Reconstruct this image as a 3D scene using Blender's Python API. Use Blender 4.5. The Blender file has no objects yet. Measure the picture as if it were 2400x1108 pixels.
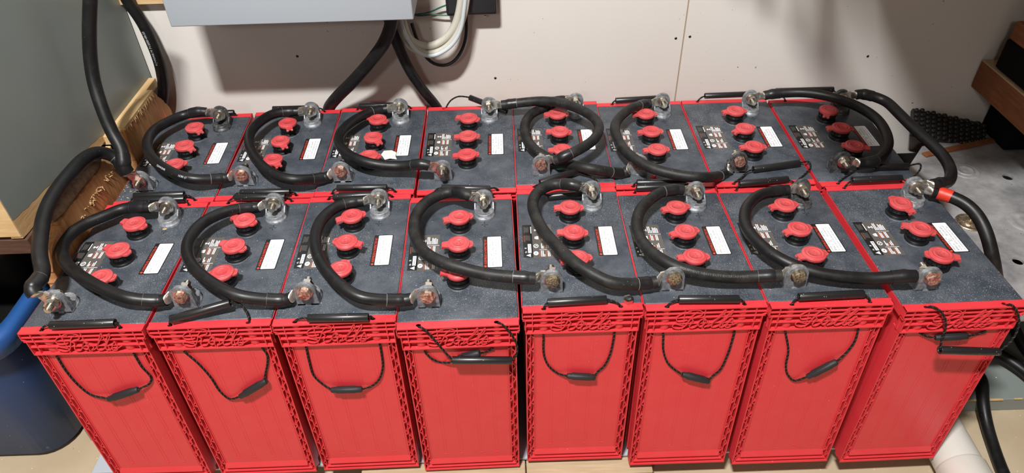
import bpy, bmesh, math, random
from mathutils import Vector, Matrix, Euler
from mathutils.geometry import tessellate_polygon
random.seed(7)
PI = math.pi
SC = bpy.context.scene
COL = SC.collection

# ------------------------------------------------------------------ camera
cam_d = bpy.data.cameras.new('camera')
cam_d.sensor_fit = 'HORIZONTAL'; cam_d.sensor_width = 36.0
cam_d.lens = 36.0 * 1672.71 / 2400.0
cam_d.clip_start = 0.02; cam_d.clip_end = 60
cam = bpy.data.objects.new('camera', cam_d); COL.objects.link(cam)
cam.location = (-0.0167, -0.7309, 1.1574)
cam.rotation_euler = (0.875052, 0.020684, -0.024851)
SC.camera = cam

# ------------------------------------------------------------------ light
w = bpy.data.worlds.new('World'); SC.world = w; w.use_nodes = True
bg = w.node_tree.nodes['Background']
bg.inputs[0].default_value = (1.0, 0.74, 0.54, 1); bg.inputs[1].default_value = 0.15
def area(name, loc, target, sx, sy, power, color):
    d = bpy.data.lights.new(name, 'AREA'); d.shape = 'RECTANGLE'; d.size = sx; d.size_y = sy
    d.energy = power; d.color = color
    o = bpy.data.objects.new(name, d); COL.objects.link(o); o.location = loc
    o.rotation_euler = (Vector(target) - Vector(loc)).to_track_quat('-Z', 'Y').to_euler()
    return o
area('ceiling_or_fill_lamp', (-0.42, -0.92, 2.60), (0.0, 0.3, 0.4), 0.26, 0.08, 114, (1.0, 0.985, 0.965))
area('ceiling_or_fill_lamp', (-0.9, -3.0, 2.2), (-0.1, 0.0, 0.3), 0.4, 0.3, 14, (1.0, 0.96, 0.92))  # added fill lamp that brightens the front faces
SC.view_settings.view_transform = 'Standard'; SC.view_settings.look = 'None'
SC.view_settings.gamma = 1; SC.view_settings.use_curve_mapping = False
SC.view_settings.exposure = 0.0

# ------------------------------------------------------------------ materials
MAT = {}
def nodes_of(m): return m.node_tree.nodes, m.node_tree.links
def base_mat(name, col, rough=0.5, metal=0.0, spec=0.5, coat=0.0):
    m = bpy.data.materials.new(name); m.use_nodes = True
    b = m.node_tree.nodes['Principled BSDF']
    b.inputs['Base Color'].default_value = (*col, 1); b.inputs['Roughness'].default_value = rough
    b.inputs['Metallic'].default_value = metal; b.inputs['Specular IOR Level'].default_value = spec
    if coat: b.inputs['Coat Weight'].default_value = coat; b.inputs['Coat Roughness'].default_value = 0.25
    MAT[name] = m; return m
def world_pos(m):
    N, Lk = nodes_of(m); g = N.new('ShaderNodeNewGeometry'); return g.outputs['Position']
def obj_pos(m):
    N, Lk = nodes_of(m); g = N.new('ShaderNodeTexCoord'); return g.outputs['Object']
def noise(m, vec, scale, detail=3, rough=0.5, stretch=None):
    N, Lk = nodes_of(m)
    if stretch:
        mp = N.new('ShaderNodeMapping'); mp.inputs['Scale'].default_value = stretch
        Lk.new(vec, mp.inputs['Vector']); vec = mp.outputs[0]
    n = N.new('ShaderNodeTexNoise'); n.inputs['Scale'].default_value = scale
    n.inputs['Detail'].default_value = detail; n.inputs['Roughness'].default_value = rough
    Lk.new(vec, n.inputs['Vector']); return n.outputs['Fac']
def ramp(m, fac, a, b, ca=(0, 0, 0, 1), cb=(1, 1, 1, 1)):
    N, Lk = nodes_of(m); r = N.new('ShaderNodeValToRGB')
    r.color_ramp.elements[0].position = a; r.color_ramp.elements[1].position = b
    r.color_ramp.elements[0].color = ca; r.color_ramp.elements[1].color = cb
    Lk.new(fac, r.inputs[0]); return r.outputs[0]
def mixc(m, fac, a, b):
    N, Lk = nodes_of(m); x = N.new('ShaderNodeMix'); x.data_type = 'RGBA'
    for s, v in ((0, fac), (6, a), (7, b)):
        if hasattr(v, 'type') and hasattr(v, 'links'): Lk.new(v, x.inputs[s])
        elif s == 0: x.inputs[0].default_value = v
        else: x.inputs[s].default_value = (*v, 1) if len(v) == 3 else v
    return x.outputs[2]
def mul(m, a, b, op='MULTIPLY'):
    N, Lk = nodes_of(m); x = N.new('ShaderNodeMath'); x.operation = op
    for i, v in ((0, a), (1, b)):
        if hasattr(v, 'links'): Lk.new(v, x.inputs[i])
        else: x.inputs[i].default_value = v
    return x.outputs[0]
def bsdf(m): return m.node_tree.nodes['Principled BSDF']
def set_col(m, s): m.node_tree.links.new(s, bsdf(m).inputs['Base Color'])
def set_rough(m, s): m.node_tree.links.new(s, bsdf(m).inputs['Roughness'])
def bump(m, h, strength=0.2, dist=0.001):
    N, Lk = nodes_of(m); b = N.new('ShaderNodeBump'); b.inputs['Strength'].default_value = strength
    b.inputs['Distance'].default_value = dist; Lk.new(h, b.inputs['Height']); Lk.new(b.outputs[0], bsdf(m).inputs['Normal'])
def specks(m, vec, scale, size, keep):
    """small separate grains: voronoi cells, a share of them kept by their random colour"""
    N, Lk = nodes_of(m)
    v = N.new('ShaderNodeTexVoronoi'); v.inputs['Scale'].default_value = scale; Lk.new(vec, v.inputs['Vector'])
    d = mul(m, v.outputs['Distance'], size, 'LESS_THAN')
    s = N.new('ShaderNodeSeparateColor'); Lk.new(v.outputs['Color'], s.inputs[0])
    k = mul(m, s.outputs[0], keep, 'LESS_THAN')
    return mul(m, d, k)
def noisy(m, vec, scale, amt):
    N, Lk = nodes_of(m); n = N.new('ShaderNodeTexNoise'); n.inputs['Scale'].default_value = scale; Lk.new(vec, n.inputs['Vector'])
    v = N.new('ShaderNodeVectorMath'); v.operation = 'MULTIPLY_ADD'; v.inputs[1].default_value = (amt,) * 3
    Lk.new(n.outputs['Color'], v.inputs[0]); Lk.new(vec, v.inputs[2]); return v.outputs[0]
def dusty(name, col, rough, dustcol, amount, spec=0.4, fine=0.5, bumps=0.08):
    m = base_mat(name, col, rough, 0, spec)
    p = world_pos(m)
    big = ramp(m, noise(m, p, 9, 3), 0.42, 0.66)
    s1 = specks(m, p, 420, 0.20, amount); s2 = specks(m, p, 190, 0.13, amount * 0.25); s3 = specks(m, p, 900, 0.28, amount * 2.2)
    s = mul(m, mul(m, s1, s3, 'MAXIMUM'), mul(m, big, 0.22, 'ADD')); s = mul(m, s, s2, 'MAXIMUM')
    film = mul(m, ramp(m, noise(m, p, 26, 5, 0.65), 0.38, 0.75), fine)
    c = mixc(m, film, col, tuple(0.72 * a + 0.28 * b for a, b in zip(col, dustcol)))
    c = mixc(m, s, c, dustcol); set_col(m, c)
    bump(m, noise(m, p, 900, 2), bumps, 0.0004)
    return m
dusty('lid_grey', (0.036, 0.045, 0.059), 0.50, (0.42, 0.44, 0.46), 0.11, spec=0.42)
dusty('case_red', (0.62, 0.033, 0.044), 0.40, (0.80, 0.34, 0.30), 0.006, spec=0.45, fine=0.12, bumps=0.02)
dusty('cap_red', (0.50, 0.052, 0.058), 0.42, (0.72, 0.30, 0.28), 0.03, spec=0.45, fine=0.6)
base_mat('neck_black', (0.006, 0.006, 0.007), 0.42, 0, 0.3)
m = base_mat('cable_black', (0.013, 0.013, 0.014), 0.40, 0, 0.36)
p = world_pos(m); c = mixc(m, ramp(m, noise(m, p, 60, 5, 0.7), 0.52, 0.85), (0.007, 0.007, 0.0075), (0.018, 0.0175, 0.017))
c = mixc(m, specks(m, p, 300, 0.15, 0.02), c, (0.12, 0.115, 0.11)); set_col(m, c)
set_rough(m, ramp(m, noise(m, p, 30, 3), 0.3, 0.7, (0.34,) * 3 + (1,), (0.52,) * 3 + (1,)))
m = base_mat('cable_worn', (0.02, 0.02, 0.02), 0.52, 0, 0.32)
p = world_pos(m); c = mixc(m, ramp(m, noise(m, p, 45, 5, 0.7), 0.45, 0.82), (0.0095, 0.0095, 0.0095), (0.034, 0.032, 0.029))
c = mixc(m, specks(m, p, 320, 0.17, 0.05), c, (0.15, 0.14, 0.13)); set_col(m, c)
base_mat('shrink_black', (0.010, 0.010, 0.011), 0.36, 0, 0.4)
base_mat('shrink_red', (0.55, 0.030, 0.012), 0.45)
base_mat('rope_black', (0.007, 0.007, 0.007), 0.6, 0, 0.2)
base_mat('rope_fleck', (0.16, 0.125, 0.08), 0.7)
m = base_mat('tube_black', (0.012, 0.012, 0.013), 0.33)
p = world_pos(m); set_col(m, mixc(m, specks(m, p, 300, 0.2, 0.07), (0.012, 0.012, 0.013), (0.25, 0.25, 0.25)))
base_mat('sleeve_black', (0.018, 0.018, 0.020), 0.55, 0, 0.35)
m = base_mat('lead', (0.30, 0.31, 0.33), 0.5, 0.45)
p = world_pos(m); c = mixc(m, ramp(m, noise(m, p, 150, 7, 0.75), 0.36, 0.74), (0.13, 0.138, 0.15), (0.42, 0.44, 0.47)); set_col(m, c)
bump(m, noise(m, p, 260, 5, 0.7), 0.5, 0.0008)
m = base_mat('tinned_lug', (0.62, 0.60, 0.54), 0.30, 0.9)
p = world_pos(m); set_col(m, mixc(m, ramp(m, noise(m, p, 140, 4), 0.4, 0.7), (0.68, 0.66, 0.60), (0.38, 0.36, 0.31))); bump(m, noise(m, p, 200, 3), 0.3, 0.0006)
m = base_mat('lug_coppery', (0.5, 0.35, 0.3), 0.35, 0.85)
p = world_pos(m); set_col(m, mixc(m, ramp(m, noise(m, p, 90, 4), 0.38, 0.62), (0.66, 0.62, 0.57), (0.48, 0.22, 0.17)))
base_mat('steel', (0.60, 0.57, 0.51), 0.26, 1.0)
m = base_mat('rusty_bolt', (0.32, 0.15, 0.11), 0.5, 0.7)
p = world_pos(m); set_col(m, mixc(m, ramp(m, noise(m, p, 260, 4), 0.4, 0.6), (0.30, 0.11, 0.075), (0.55, 0.40, 0.33)))
m = base_mat('brassy_bolt', (0.38, 0.30, 0.20), 0.4, 0.85)
p = world_pos(m); set_col(m, mixc(m, ramp(m, noise(m, p, 300, 4), 0.4, 0.6), (0.24, 0.17, 0.10), (0.55, 0.48, 0.36)))
base_mat('label_white', (0.80, 0.82, 0.85), 0.45)
base_mat('label_black', (0.008, 0.008, 0.009), 0.4)
base_mat('label_ink', (0.085, 0.09, 0.10), 0.6)
base_mat('label_red', (0.80, 0.055, 0.025), 0.5)
base_mat('label_film', (0.095, 0.086, 0.078), 0.35)
base_mat('label_orange', (0.42, 0.085, 0.035), 0.5)
base_mat('groove', (0.012, 0.013, 0.016), 0.6)
m = base_mat('wall_paint', (0.74, 0.66, 0.59), 0.60, 0, 0.3)
p = world_pos(m); c = mixc(m, ramp(m, noise(m, p, 2.2, 4), 0.35, 0.7), (0.655, 0.635, 0.600), (0.635, 0.595, 0.55))
c = mixc(m, mul(m, specks(m, noisy(m, p, 60, 0.012), 42, 0.07, 0.45), ramp(m, noise(m, p, 7, 2), 0.46, 0.58)), c, (0.22, 0.15, 0.10))
c = mixc(m, mul(m, specks(m, p, 120, 0.1, 0.10), ramp(m, noise(m, p, 11, 2), 0.5, 0.6)), c, (0.3, 0.22, 0.15)); set_col(m, c)
bump(m, noise(m, p, 180, 3), 0.08, 0.0006)
base_mat('seam_filler', (0.34, 0.26, 0.19), 0.9)
m = base_mat('floor_tan', (0.46, 0.37, 0.25), 0.6, 0, 0.3)
p = world_pos(m); c = mixc(m, ramp(m, noise(m, p, 5, 5), 0.35, 0.7), (0.50, 0.41, 0.285), (0.40, 0.31, 0.20))
c = mixc(m, specks(m, p, 90, 0.09, 0.10), c, (0.10, 0.07, 0.04)); c = mixc(m, specks(m, p, 160, 0.14, 0.08), c, (0.75, 0.68, 0.55)); set_col(m, c)
bump(m, noise(m, p, 60, 5), 0.15, 0.002)
m = base_mat('paint_grey_green', (0.20, 0.235, 0.22), 0.35, 0, 0.5)
p = world_pos(m); c = mixc(m, ramp(m, noise(m, p, 4, 4), 0.35, 0.7), (0.190, 0.222, 0.210), (0.235, 0.265, 0.25))
c = mixc(m, specks(m, p, 60, 0.09, 0.06), c, (0.62, 0.62, 0.58)); set_col(m, c)
set_rough(m, ramp(m, noise(m, p, 6, 3), 0.3, 0.7, (0.28,) * 3 + (1,), (0.42,) * 3 + (1,))); bump(m, noise(m, p, 50, 4), 0.05, 0.001)
m = base_mat('sheet_grey', (0.40, 0.44, 0.48), 0.5)
def wood(name, c1, c2, dark, stretch, scale=26, rough=0.7, bs=0.4):
    m = base_mat(name, c1, rough, 0, 0.25); p = world_pos(m)
    g = noise(m, p, scale, 5, 0.6, stretch); g2 = noise(m, p, 6, 3)
    c = mixc(m, ramp(m, g, 0.36, 0.66), c1, c2); c = mixc(m, ramp(m, g2, 0.5, 0.8), c, dark); set_col(m, c)
    bump(m, g, bs, 0.002); return m
wood('wood_orange', (0.50, 0.26, 0.11), (0.36, 0.165, 0.06), (0.24, 0.10, 0.04), (6, 6, 0.6))
wood('wood_pale', (0.66, 0.46, 0.24), (0.52, 0.34, 0.16), (0.42, 0.26, 0.12), (1, 1, 4), 14)
wood('wood_bark', (0.30, 0.20, 0.13), (0.16, 0.105, 0.07), (0.36, 0.25, 0.16), (1, 1, 1), 90, 0.9, 0.9)
wood('wood_brown', (0.10, 0.050, 0.032), (0.07, 0.035, 0.024), (0.05, 0.02, 0.015), (1, 6, 6))
wood('wood_beam', (0.25, 0.095, 0.038), (0.18, 0.065, 0.026), (0.13, 0.045, 0.02), (6, 0.7, 6))
wood('wood_board', (0.48, 0.38, 0.25), (0.40, 0.30, 0.18), (0.36, 0.27, 0.16), (0.5, 6, 6))
m = base_mat('box_grey', (0.42, 0.465, 0.51), 0.42, 0, 0.4)
p = world_pos(m); bump(m, noise(m, p, 700, 2), 0.05, 0.0003)
base_mat('box_black', (0.020, 0.021, 0.023), 0.4)
m = base_mat('sheath_cream', (0.60, 0.57, 0.46), 0.45)
p = world_pos(m); set_col(m, mixc(m, specks(m, p, 330, 0.22, 0.3), (0.47, 0.455, 0.385), (0.34, 0.31, 0.23)))
base_mat('sheath_white', (0.50, 0.54, 0.56), 0.38)
base_mat('wire_green', (0.012, 0.11, 0.075), 0.4)
m = base_mat('tote_blue', (0.012, 0.030, 0.085), 0.40, 0, 0.32)
p = world_pos(m); c = mixc(m, ramp(m, noise(m, p, 5, 3), 0.4, 0.7), (0.014, 0.042, 0.135), (0.020, 0.058, 0.17))
c = mixc(m, specks(m, p, 26, 0.09, 0.18), c, (0.10, 0.16, 0.30)); c = mixc(m, specks(m, p, 90, 0.08, 0.15), c, (0.35, 0.42, 0.5)); set_col(m, c)
base_mat('tote_rim', (0.020, 0.085, 0.27), 0.38)
m = base_mat('plate_metal', (0.30, 0.30, 0.31), 0.45, 0.35)
p = world_pos(m); c = mixc(m, ramp(m, noise(m, p, 14, 5, 0.65), 0.36, 0.68), (0.25, 0.25, 0.26), (0.52, 0.52, 0.52))
c = mixc(m, specks(m, p, 110, 0.12, 0.12), c, (0.12, 0.10, 0.08)); set_col(m, c)
set_rough(m, ramp(m, noise(m, p, 20, 4), 0.3, 0.7, (0.35,) * 3 + (1,), (0.6,) * 3 + (1,))); bump(m, noise(m, p, 60, 5), 0.25, 0.001)
base_mat('rubber_black', (0.020, 0.019, 0.018), 0.42)
base_mat('void_black', (0.005, 0.005, 0.005), 0.9, 0, 0.1)  # near-black colour standing in for unlit hollows and gaps
m = base_mat('pvc_white', (0.62, 0.60, 0.54), 0.32, 0, 0.5)
p = world_pos(m); set_col(m, mixc(m, ramp(m, noise(m, p, 8, 4), 0.5, 0.75), (0.62, 0.60, 0.545), (0.54, 0.50, 0.43)))
base_mat('paper_white', (0.72, 0.70, 0.64), 0.8)
base_mat('chip_green', (0.10, 0.42, 0.28), 0.5)
base_mat('print_white', (0.62, 0.66, 0.70), 0.5)
base_mat('edge_grey', (0.22, 0.22, 0.22), 0.5)
m = base_mat('lead_dark', (0.06, 0.06, 0.062), 0.45, 0.2)
p = world_pos(m); set_col(m, mixc(m, ramp(m, noise(m, p, 150, 6, 0.7), 0.45, 0.75), (0.035, 0.036, 0.038), (0.16, 0.165, 0.17)))
base_mat('print_dim', (0.085, 0.083, 0.078), 0.5)
base_mat('screw_dark', (0.05, 0.045, 0.04), 0.5, 0.5)

# ------------------------------------------------------------------ mesh helpers
class MB:
    def __init__(s): s.v = []; s.f = []; s.m = []; s.sm = []; s.mats = []
    def mi(s, name):
        if name not in s.mats: s.mats.append(name)
        return s.mats.index(name)
    def add(s, vs, fs, mat, smooth=False, M=None):
        k = len(s.v); i = s.mi(mat)
        s.v += [tuple(M @ Vector(p)) if M is not None else tuple(p) for p in vs]
        for f in fs: s.f.append(tuple(a + k for a in f)); s.m.append(i); s.sm.append(smooth)
    def box(s, x0, x1, y0, y1, z0, z1, mat, M=None):
        vs = [(x, y, z) for z in (z0, z1) for y in (y0, y1) for x in (x0, x1)]
        s.add(vs, [(0, 2, 3, 1), (4, 5, 7, 6), (0, 1, 5, 4), (2, 6, 7, 3), (0, 4, 6, 2), (1, 3, 7, 5)], mat, False, M)
    def rbox(s, x0, x1, y0, y1, z0, z1, r, mat, seg=2, M=None, smooth=True):
        bm = bmesh.new(); bmesh.ops.create_cube(bm, size=1)
        for v in bm.verts:
            v.co = Vector(((x0 + x1) / 2 + v.co.x * (x1 - x0), (y0 + y1) / 2 + v.co.y * (y1 - y0), (z0 + z1) / 2 + v.co.z * (z1 - z0)))
        bmesh.ops.bevel(bm, geom=bm.edges[:] , offset=r, segments=seg, affect='EDGES', profile=0.5)
        s.frombm(bm, mat, smooth, M)
    def frombm(s, bm, mat, smooth=False, M=None):
        bm.verts.index_update()
        s.add([v.co.copy() for v in bm.verts], [tuple(v.index for v in f.verts) for f in bm.faces], mat, smooth, M); bm.free()
    def cyl(s, c, r, z0, z1, mat, n=24, r1=None, M=None, smooth=True, cap=True):
        r1 = r if r1 is None else r1; vs = []
        for z, q in ((z0, r), (z1, r1)):
            for i in range(n): a = 2 * PI * i / n; vs.append((c[0] + q * math.cos(a), c[1] + q * math.sin(a), z))
        s.add(vs, [(i, (i + 1) % n, n + (i + 1) % n, n + i) for i in range(n)], mat, smooth, M)
        if cap:
            s.add(vs[:n], [tuple(range(n - 1, -1, -1))], mat, False, M); s.add(vs[n:], [tuple(range(n))], mat, False, M)
    def lathe(s, prof, mat, n=28, c=(0, 0), M=None, closed=False):
        """prof: list of (r, z); sharp corners by doubled points"""
        rings = []
        vs = []
        for r, z in prof:
            for i in range(n): a = 2 * PI * i / n; vs.append((c[0] + r * math.cos(a), c[1] + r * math.sin(a), z))
        fs = []
        for j in range(len(prof) - 1):
            for i in range(n): fs.append((j * n + i, j * n + (i + 1) % n, (j + 1) * n + (i + 1) % n, (j + 1) * n + i))
        s.add(vs, fs, mat, True, M)
    def prism(s, pts, z0, z1, mat, M=None, holes=(), smooth=False):
        """closed outline in xy (ccw) with optional holes, extruded in z"""
        loops = [list(pts)] + [list(h) for h in holes]
        flat = [p for l in loops for p in l]; n = len(flat)
        tris = tessellate_polygon([[Vector((p[0], p[1], 0)) for p in l] for l in loops])
        vs = [(p[0], p[1], z0) for p in flat] + [(p[0], p[1], z1) for p in flat]
        fs = []
        for t in tris:
            a, b, c = (Vector(flat[i]) for i in t)
            if (b - a).cross(c - a) < 0 if False else ((b.x - a.x) * (c.y - a.y) - (b.y - a.y) * (c.x - a.x)) < 0: t = t[::-1]
            fs.append(tuple(i + n for i in t)); fs.append(tuple(reversed(t)))
        s.add(vs, fs, mat, False, M)
        k = 0; sf = []
        for li, l in enumerate(loops):
            for i in range(len(l)):
                a, b = k + i, k + (i + 1) % len(l); sf.append((a, b, b + n, a + n))
            k += len(l)
        s.add(vs, sf, mat, smooth, M)
    def tube(s, pts, r, mat, n=14, cap=True, smooth=True, M=None):
        """pts: Vectors; r: number or list"""
        pts = [Vector(p) for p in pts]; R = r if isinstance(r, (list, tuple)) else [r] * len(pts)
        fr = frames(pts); vs = []
        for (p, t, a, b), q in zip(fr, R):
            for i in range(n):
                an = 2 * PI * i / n; vs.append(p + a * (q * math.cos(an)) + b * (q * math.sin(an)))
        fs = [(j * n + i, j * n + (i + 1) % n, (j + 1) * n + (i + 1) % n, (j + 1) * n + i) for j in range(len(pts) - 1) for i in range(n)]
        s.add(vs, fs, mat, smooth, M)
        if cap:
            s.add(vs[:n], [tuple(range(n - 1, -1, -1))], mat, False, M); s.add(vs[-n:], [tuple(range(n))], mat, False, M)
    def mesh(s, name):
        me = bpy.data.meshes.new(name); me.from_pydata([tuple(v) for v in s.v], [], s.f)
        for k in s.mats: me.materials.append(MAT[k])
        me.polygons.foreach_set('material_index', s.m); me.polygons.foreach_set('use_smooth', s.sm)
        me.update(); return me
def frames(pts):
    n = len(pts); T = []
    for i in range(n):
        t = (pts[min(i + 1, n - 1)] - pts[max(i - 1, 0)]); T.append(t.normalized() if t.length > 1e-9 else Vector((1, 0, 0)))
    up = Vector((0, 0, 1)) if abs(T[0].z) < 0.9 else Vector((0, 1, 0))
    a = (up - T[0] * up.dot(T[0])).normalized(); out = []
    for i in range(n):
        a = (a - T[i] * a.dot(T[i])); a = a.normalized() if a.length > 1e-9 else T[i].orthogonal().normalized()
        out.append((pts[i], T[i], a, T[i].cross(a)))
    return out
def spline(pts, step=0.004):
    """centripetal catmull-rom through pts, evenly resampled"""
    P = [Vector(p) for p in pts]
    P = [P[0] * 2 - P[1]] + P + [P[-1] * 2 - P[-2]]; out = []
    for i in range(1, len(P) - 2):
        p0, p1, p2, p3 = P[i - 1:i + 3]
        t0 = 0; t1 = t0 + max((p1 - p0).length, 1e-6) ** .5; t2 = t1 + max((p2 - p1).length, 1e-6) ** .5; t3 = t2 + max((p3 - p2).length, 1e-6) ** .5
        k = max(2, int((p2 - p1).length / step))
        for j in range(k):
            t = t1 + (t2 - t1) * j / k
            a1 = p0 * ((t1 - t) / (t1 - t0)) + p1 * ((t - t0) / (t1 - t0)); a2 = p1 * ((t2 - t) / (t2 - t1)) + p2 * ((t - t1) / (t2 - t1)); a3 = p2 * ((t3 - t) / (t3 - t2)) + p3 * ((t - t2) / (t3 - t2))
            b1 = a1 * ((t2 - t) / (t2 - t0)) + a2 * ((t - t0) / (t2 - t0)); b2 = a2 * ((t3 - t) / (t3 - t1)) + a3 * ((t - t1) / (t3 - t1))
            out.append(b1 * ((t2 - t) / (t2 - t1)) + b2 * ((t - t1) / (t2 - t1)))
    out.append(P[-2]); return out
def smooth_path(pts, it=2):
    for _ in range(it):
        pts = [pts[0]] + [pts[i - 1] * .25 + pts[i] * .5 + pts[i + 1] * .25 for i in range(1, len(pts) - 1)] + [pts[-1]]
    return pts
def obj(name, mb, parent=None, M=None, label=None):
    me = mb.mesh(name) if isinstance(mb, MB) else mb
    o = bpy.data.objects.new(name, me); COL.objects.link(o)
    if parent: o.parent = parent
    if M is not None: o.matrix_local = M
    if label: o['label'] = label
    return o
def thing(name, label, cat, M=None, group=None):
    o = bpy.data.objects.new(name, None); o.empty_display_size = 0.02; COL.objects.link(o)
    if M is not None: o.matrix_local = M
    return tag(o, label, cat, group)
def tag(o, label, cat, group=None):
    o['label'] = label; o['category'] = cat
    if group: o['group'] = group
    return o
def struct(o): o['kind'] = 'structure'; return o
GLY = {}
def text_geo(s, size):
    if (s, size) in GLY: return GLY[(s, size)]
    cu = bpy.data.curves.new('t', 'FONT'); cu.body = s; cu.size = size; cu.resolution_u = 2
    o = bpy.data.objects.new('t', cu); COL.objects.link(o); bpy.context.view_layer.update()
    me = bpy.data.meshes.new_from_object(o.evaluated_get(bpy.context.evaluated_depsgraph_get()))
    vs = [v.co.copy() for v in me.vertices]; fs = [tuple(p.vertices) for p in me.polygons]
    bpy.data.objects.remove(o); bpy.data.curves.remove(cu); bpy.data.meshes.remove(me)
    GLY[(s, size)] = (vs, fs); return vs, fs
def put_text(mb, s, size, M, mat, fit=None):
    vs, fs = text_geo(s, size)
    if fit and vs:
        wd = max(v.x for v in vs) - min(v.x for v in vs); k = fit / wd; vs = [Vector((v.x * k, v.y, v.z)) for v in vs]
    mb.add(vs, fs, mat, False, M)
def text_on_tube(mb, path, s0, s, size, r, ang, mat, flip=False):
    """letters printed round a cable: x runs along the path from arc length s0, y round the jacket"""
    fr = frames(path); L = [0]
    for i in range(1, len(path)): L.append(L[-1] + (path[i] - path[i - 1]).length)
    vs, fs = text_geo(s, size); out = []
    if s0 < 0: s0 += L[-1]          # measured back from the far end
    for v in vs:
        d = s0 + (-v.x if flip else v.x); d = min(max(d, 0), L[-1] - 1e-6)
        i = next(k for k in range(len(L) - 1) if L[k + 1] >= d); t = (d - L[i]) / max(L[i + 1] - L[i], 1e-9)
        p = fr[i][0].lerp(fr[i + 1][0], t); a = fr[i][2].lerp(fr[i + 1][2], t).normalized(); b = fr[i][3].lerp(fr[i + 1][3], t).normalized()
        an = ang + (1 if flip else -1) * (v.y - size * 0.35) / r
        out.append(p + (a * math.cos(an) + b * math.sin(an)) * (r + 0.00025))
    mb.add(out, fs, mat)
T_ = Matrix.Translation
def Rz(a): return Matrix.Rotation(a, 4, 'Z')
def Ry(a): return Matrix.Rotation(a, 4, 'Y')
def Rx(a): return Matrix.Rotation(a, 4, 'X')
# ------------------------------------------------------------------ the setting
WY = 0.705; FZ = -0.05
wall = struct(bpy.data.objects.new('wall_back', None)); COL.objects.link(wall)
mb = MB(); mb.box(-2.2, 0.3715, WY, WY + 0.013, FZ, 2.6, 'wall_paint'); obj('wall_board', mb, wall)
mb = MB(); mb.box(0.3745, 2.4, WY, WY + 0.013, FZ, 2.6, 'wall_paint'); obj('wall_board', mb, wall)
mb = MB(); mb.box(0.3715, 0.3745, WY + 0.002, WY + 0.013, FZ, 2.6, 'seam_filler'); obj('seam', mb, wall)
for p in ((-0.4563, 0.7050, 0.4814), (0.3563, 0.7050, 0.4962), (0.3861, 0.7050, 0.4991), (0.7854, 0.7050, 0.4409), (-0.0332, 0.7050, 0.4158)):
    mb = MB(); M = T_(p) @ Rx(PI / 2) @ Matrix.Scale(0.78, 4)
    mb.lathe([(0.0005, 0.0012), (0.0026, 0.0012), (0.0034, 0.0006), (0.0040, -0.0002), (0.0056, -0.0004)], 'screw_dark', 14, M=M)
    mb.box(-0.0022, 0.0022, -0.0004, 0.0004, 0.0011, 0.0015, 'void_black', M); mb.box(-0.0004, 0.0004, -0.0022, 0.0022, 0.0011, 0.0015, 'void_black', M)
    obj('screw', mb, wall)
fl = MB(); fl.box(-2.2, 2.4, -2.4, WY, FZ - 0.02, FZ, 'floor_tan'); struct(obj('floor', fl))

# platform under the bank: painted board on the floor, thin grey sheet on top, timber battens
pf = MB(); pf.rbox(-0.862, 1.45, 0.122, 0.700, FZ, -0.013, 0.002, 'paint_grey_green', 1, smooth=False)
for i in range(60):      # splintered raw edge, where the paint has come off
    x = -0.85 + i * 0.038 + random.uniform(-.015, .015); a = random.uniform(.004, .03)
    pf.box(x, x + a, 0.1205 - random.uniform(0, .001), 0.1235, -0.0145, -0.0125, 'wood_pale')
tag(obj('platform', pf), 'low grey-green painted board platform on the floor under the rows', 'platform')
ps = MB(); ps.box(-0.80, 0.70, 0.022, 0.660, -0.0128, -0.0085, 'sheet_grey')
tag(obj('base_sheet', ps), 'thin light grey sheet showing in the gaps between the batteries', 'sheet')
for (x0, x1, y0, y1, z0, z1, lab) in (
    (-0.300, 0.002, -0.020, 0.0215, FZ, -0.012, 'pale timber batten on the floor under the fourth front battery'),
    (0.004, 0.235, -0.012, 0.0215, FZ, -0.012, 'split timber batten on the floor under the fifth front battery'),
    (-0.42, 0.24, -0.060, -0.0215, FZ, -0.030, 'long flat board lying in front of the two battens')):
    mb = MB(); mb.rbox(x0, x1, y0, y1, z0, z1, 0.0015, 'wood_board', 1, smooth=False)
    tag(obj('timber_batten', mb), lab, 'timber')

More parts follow.
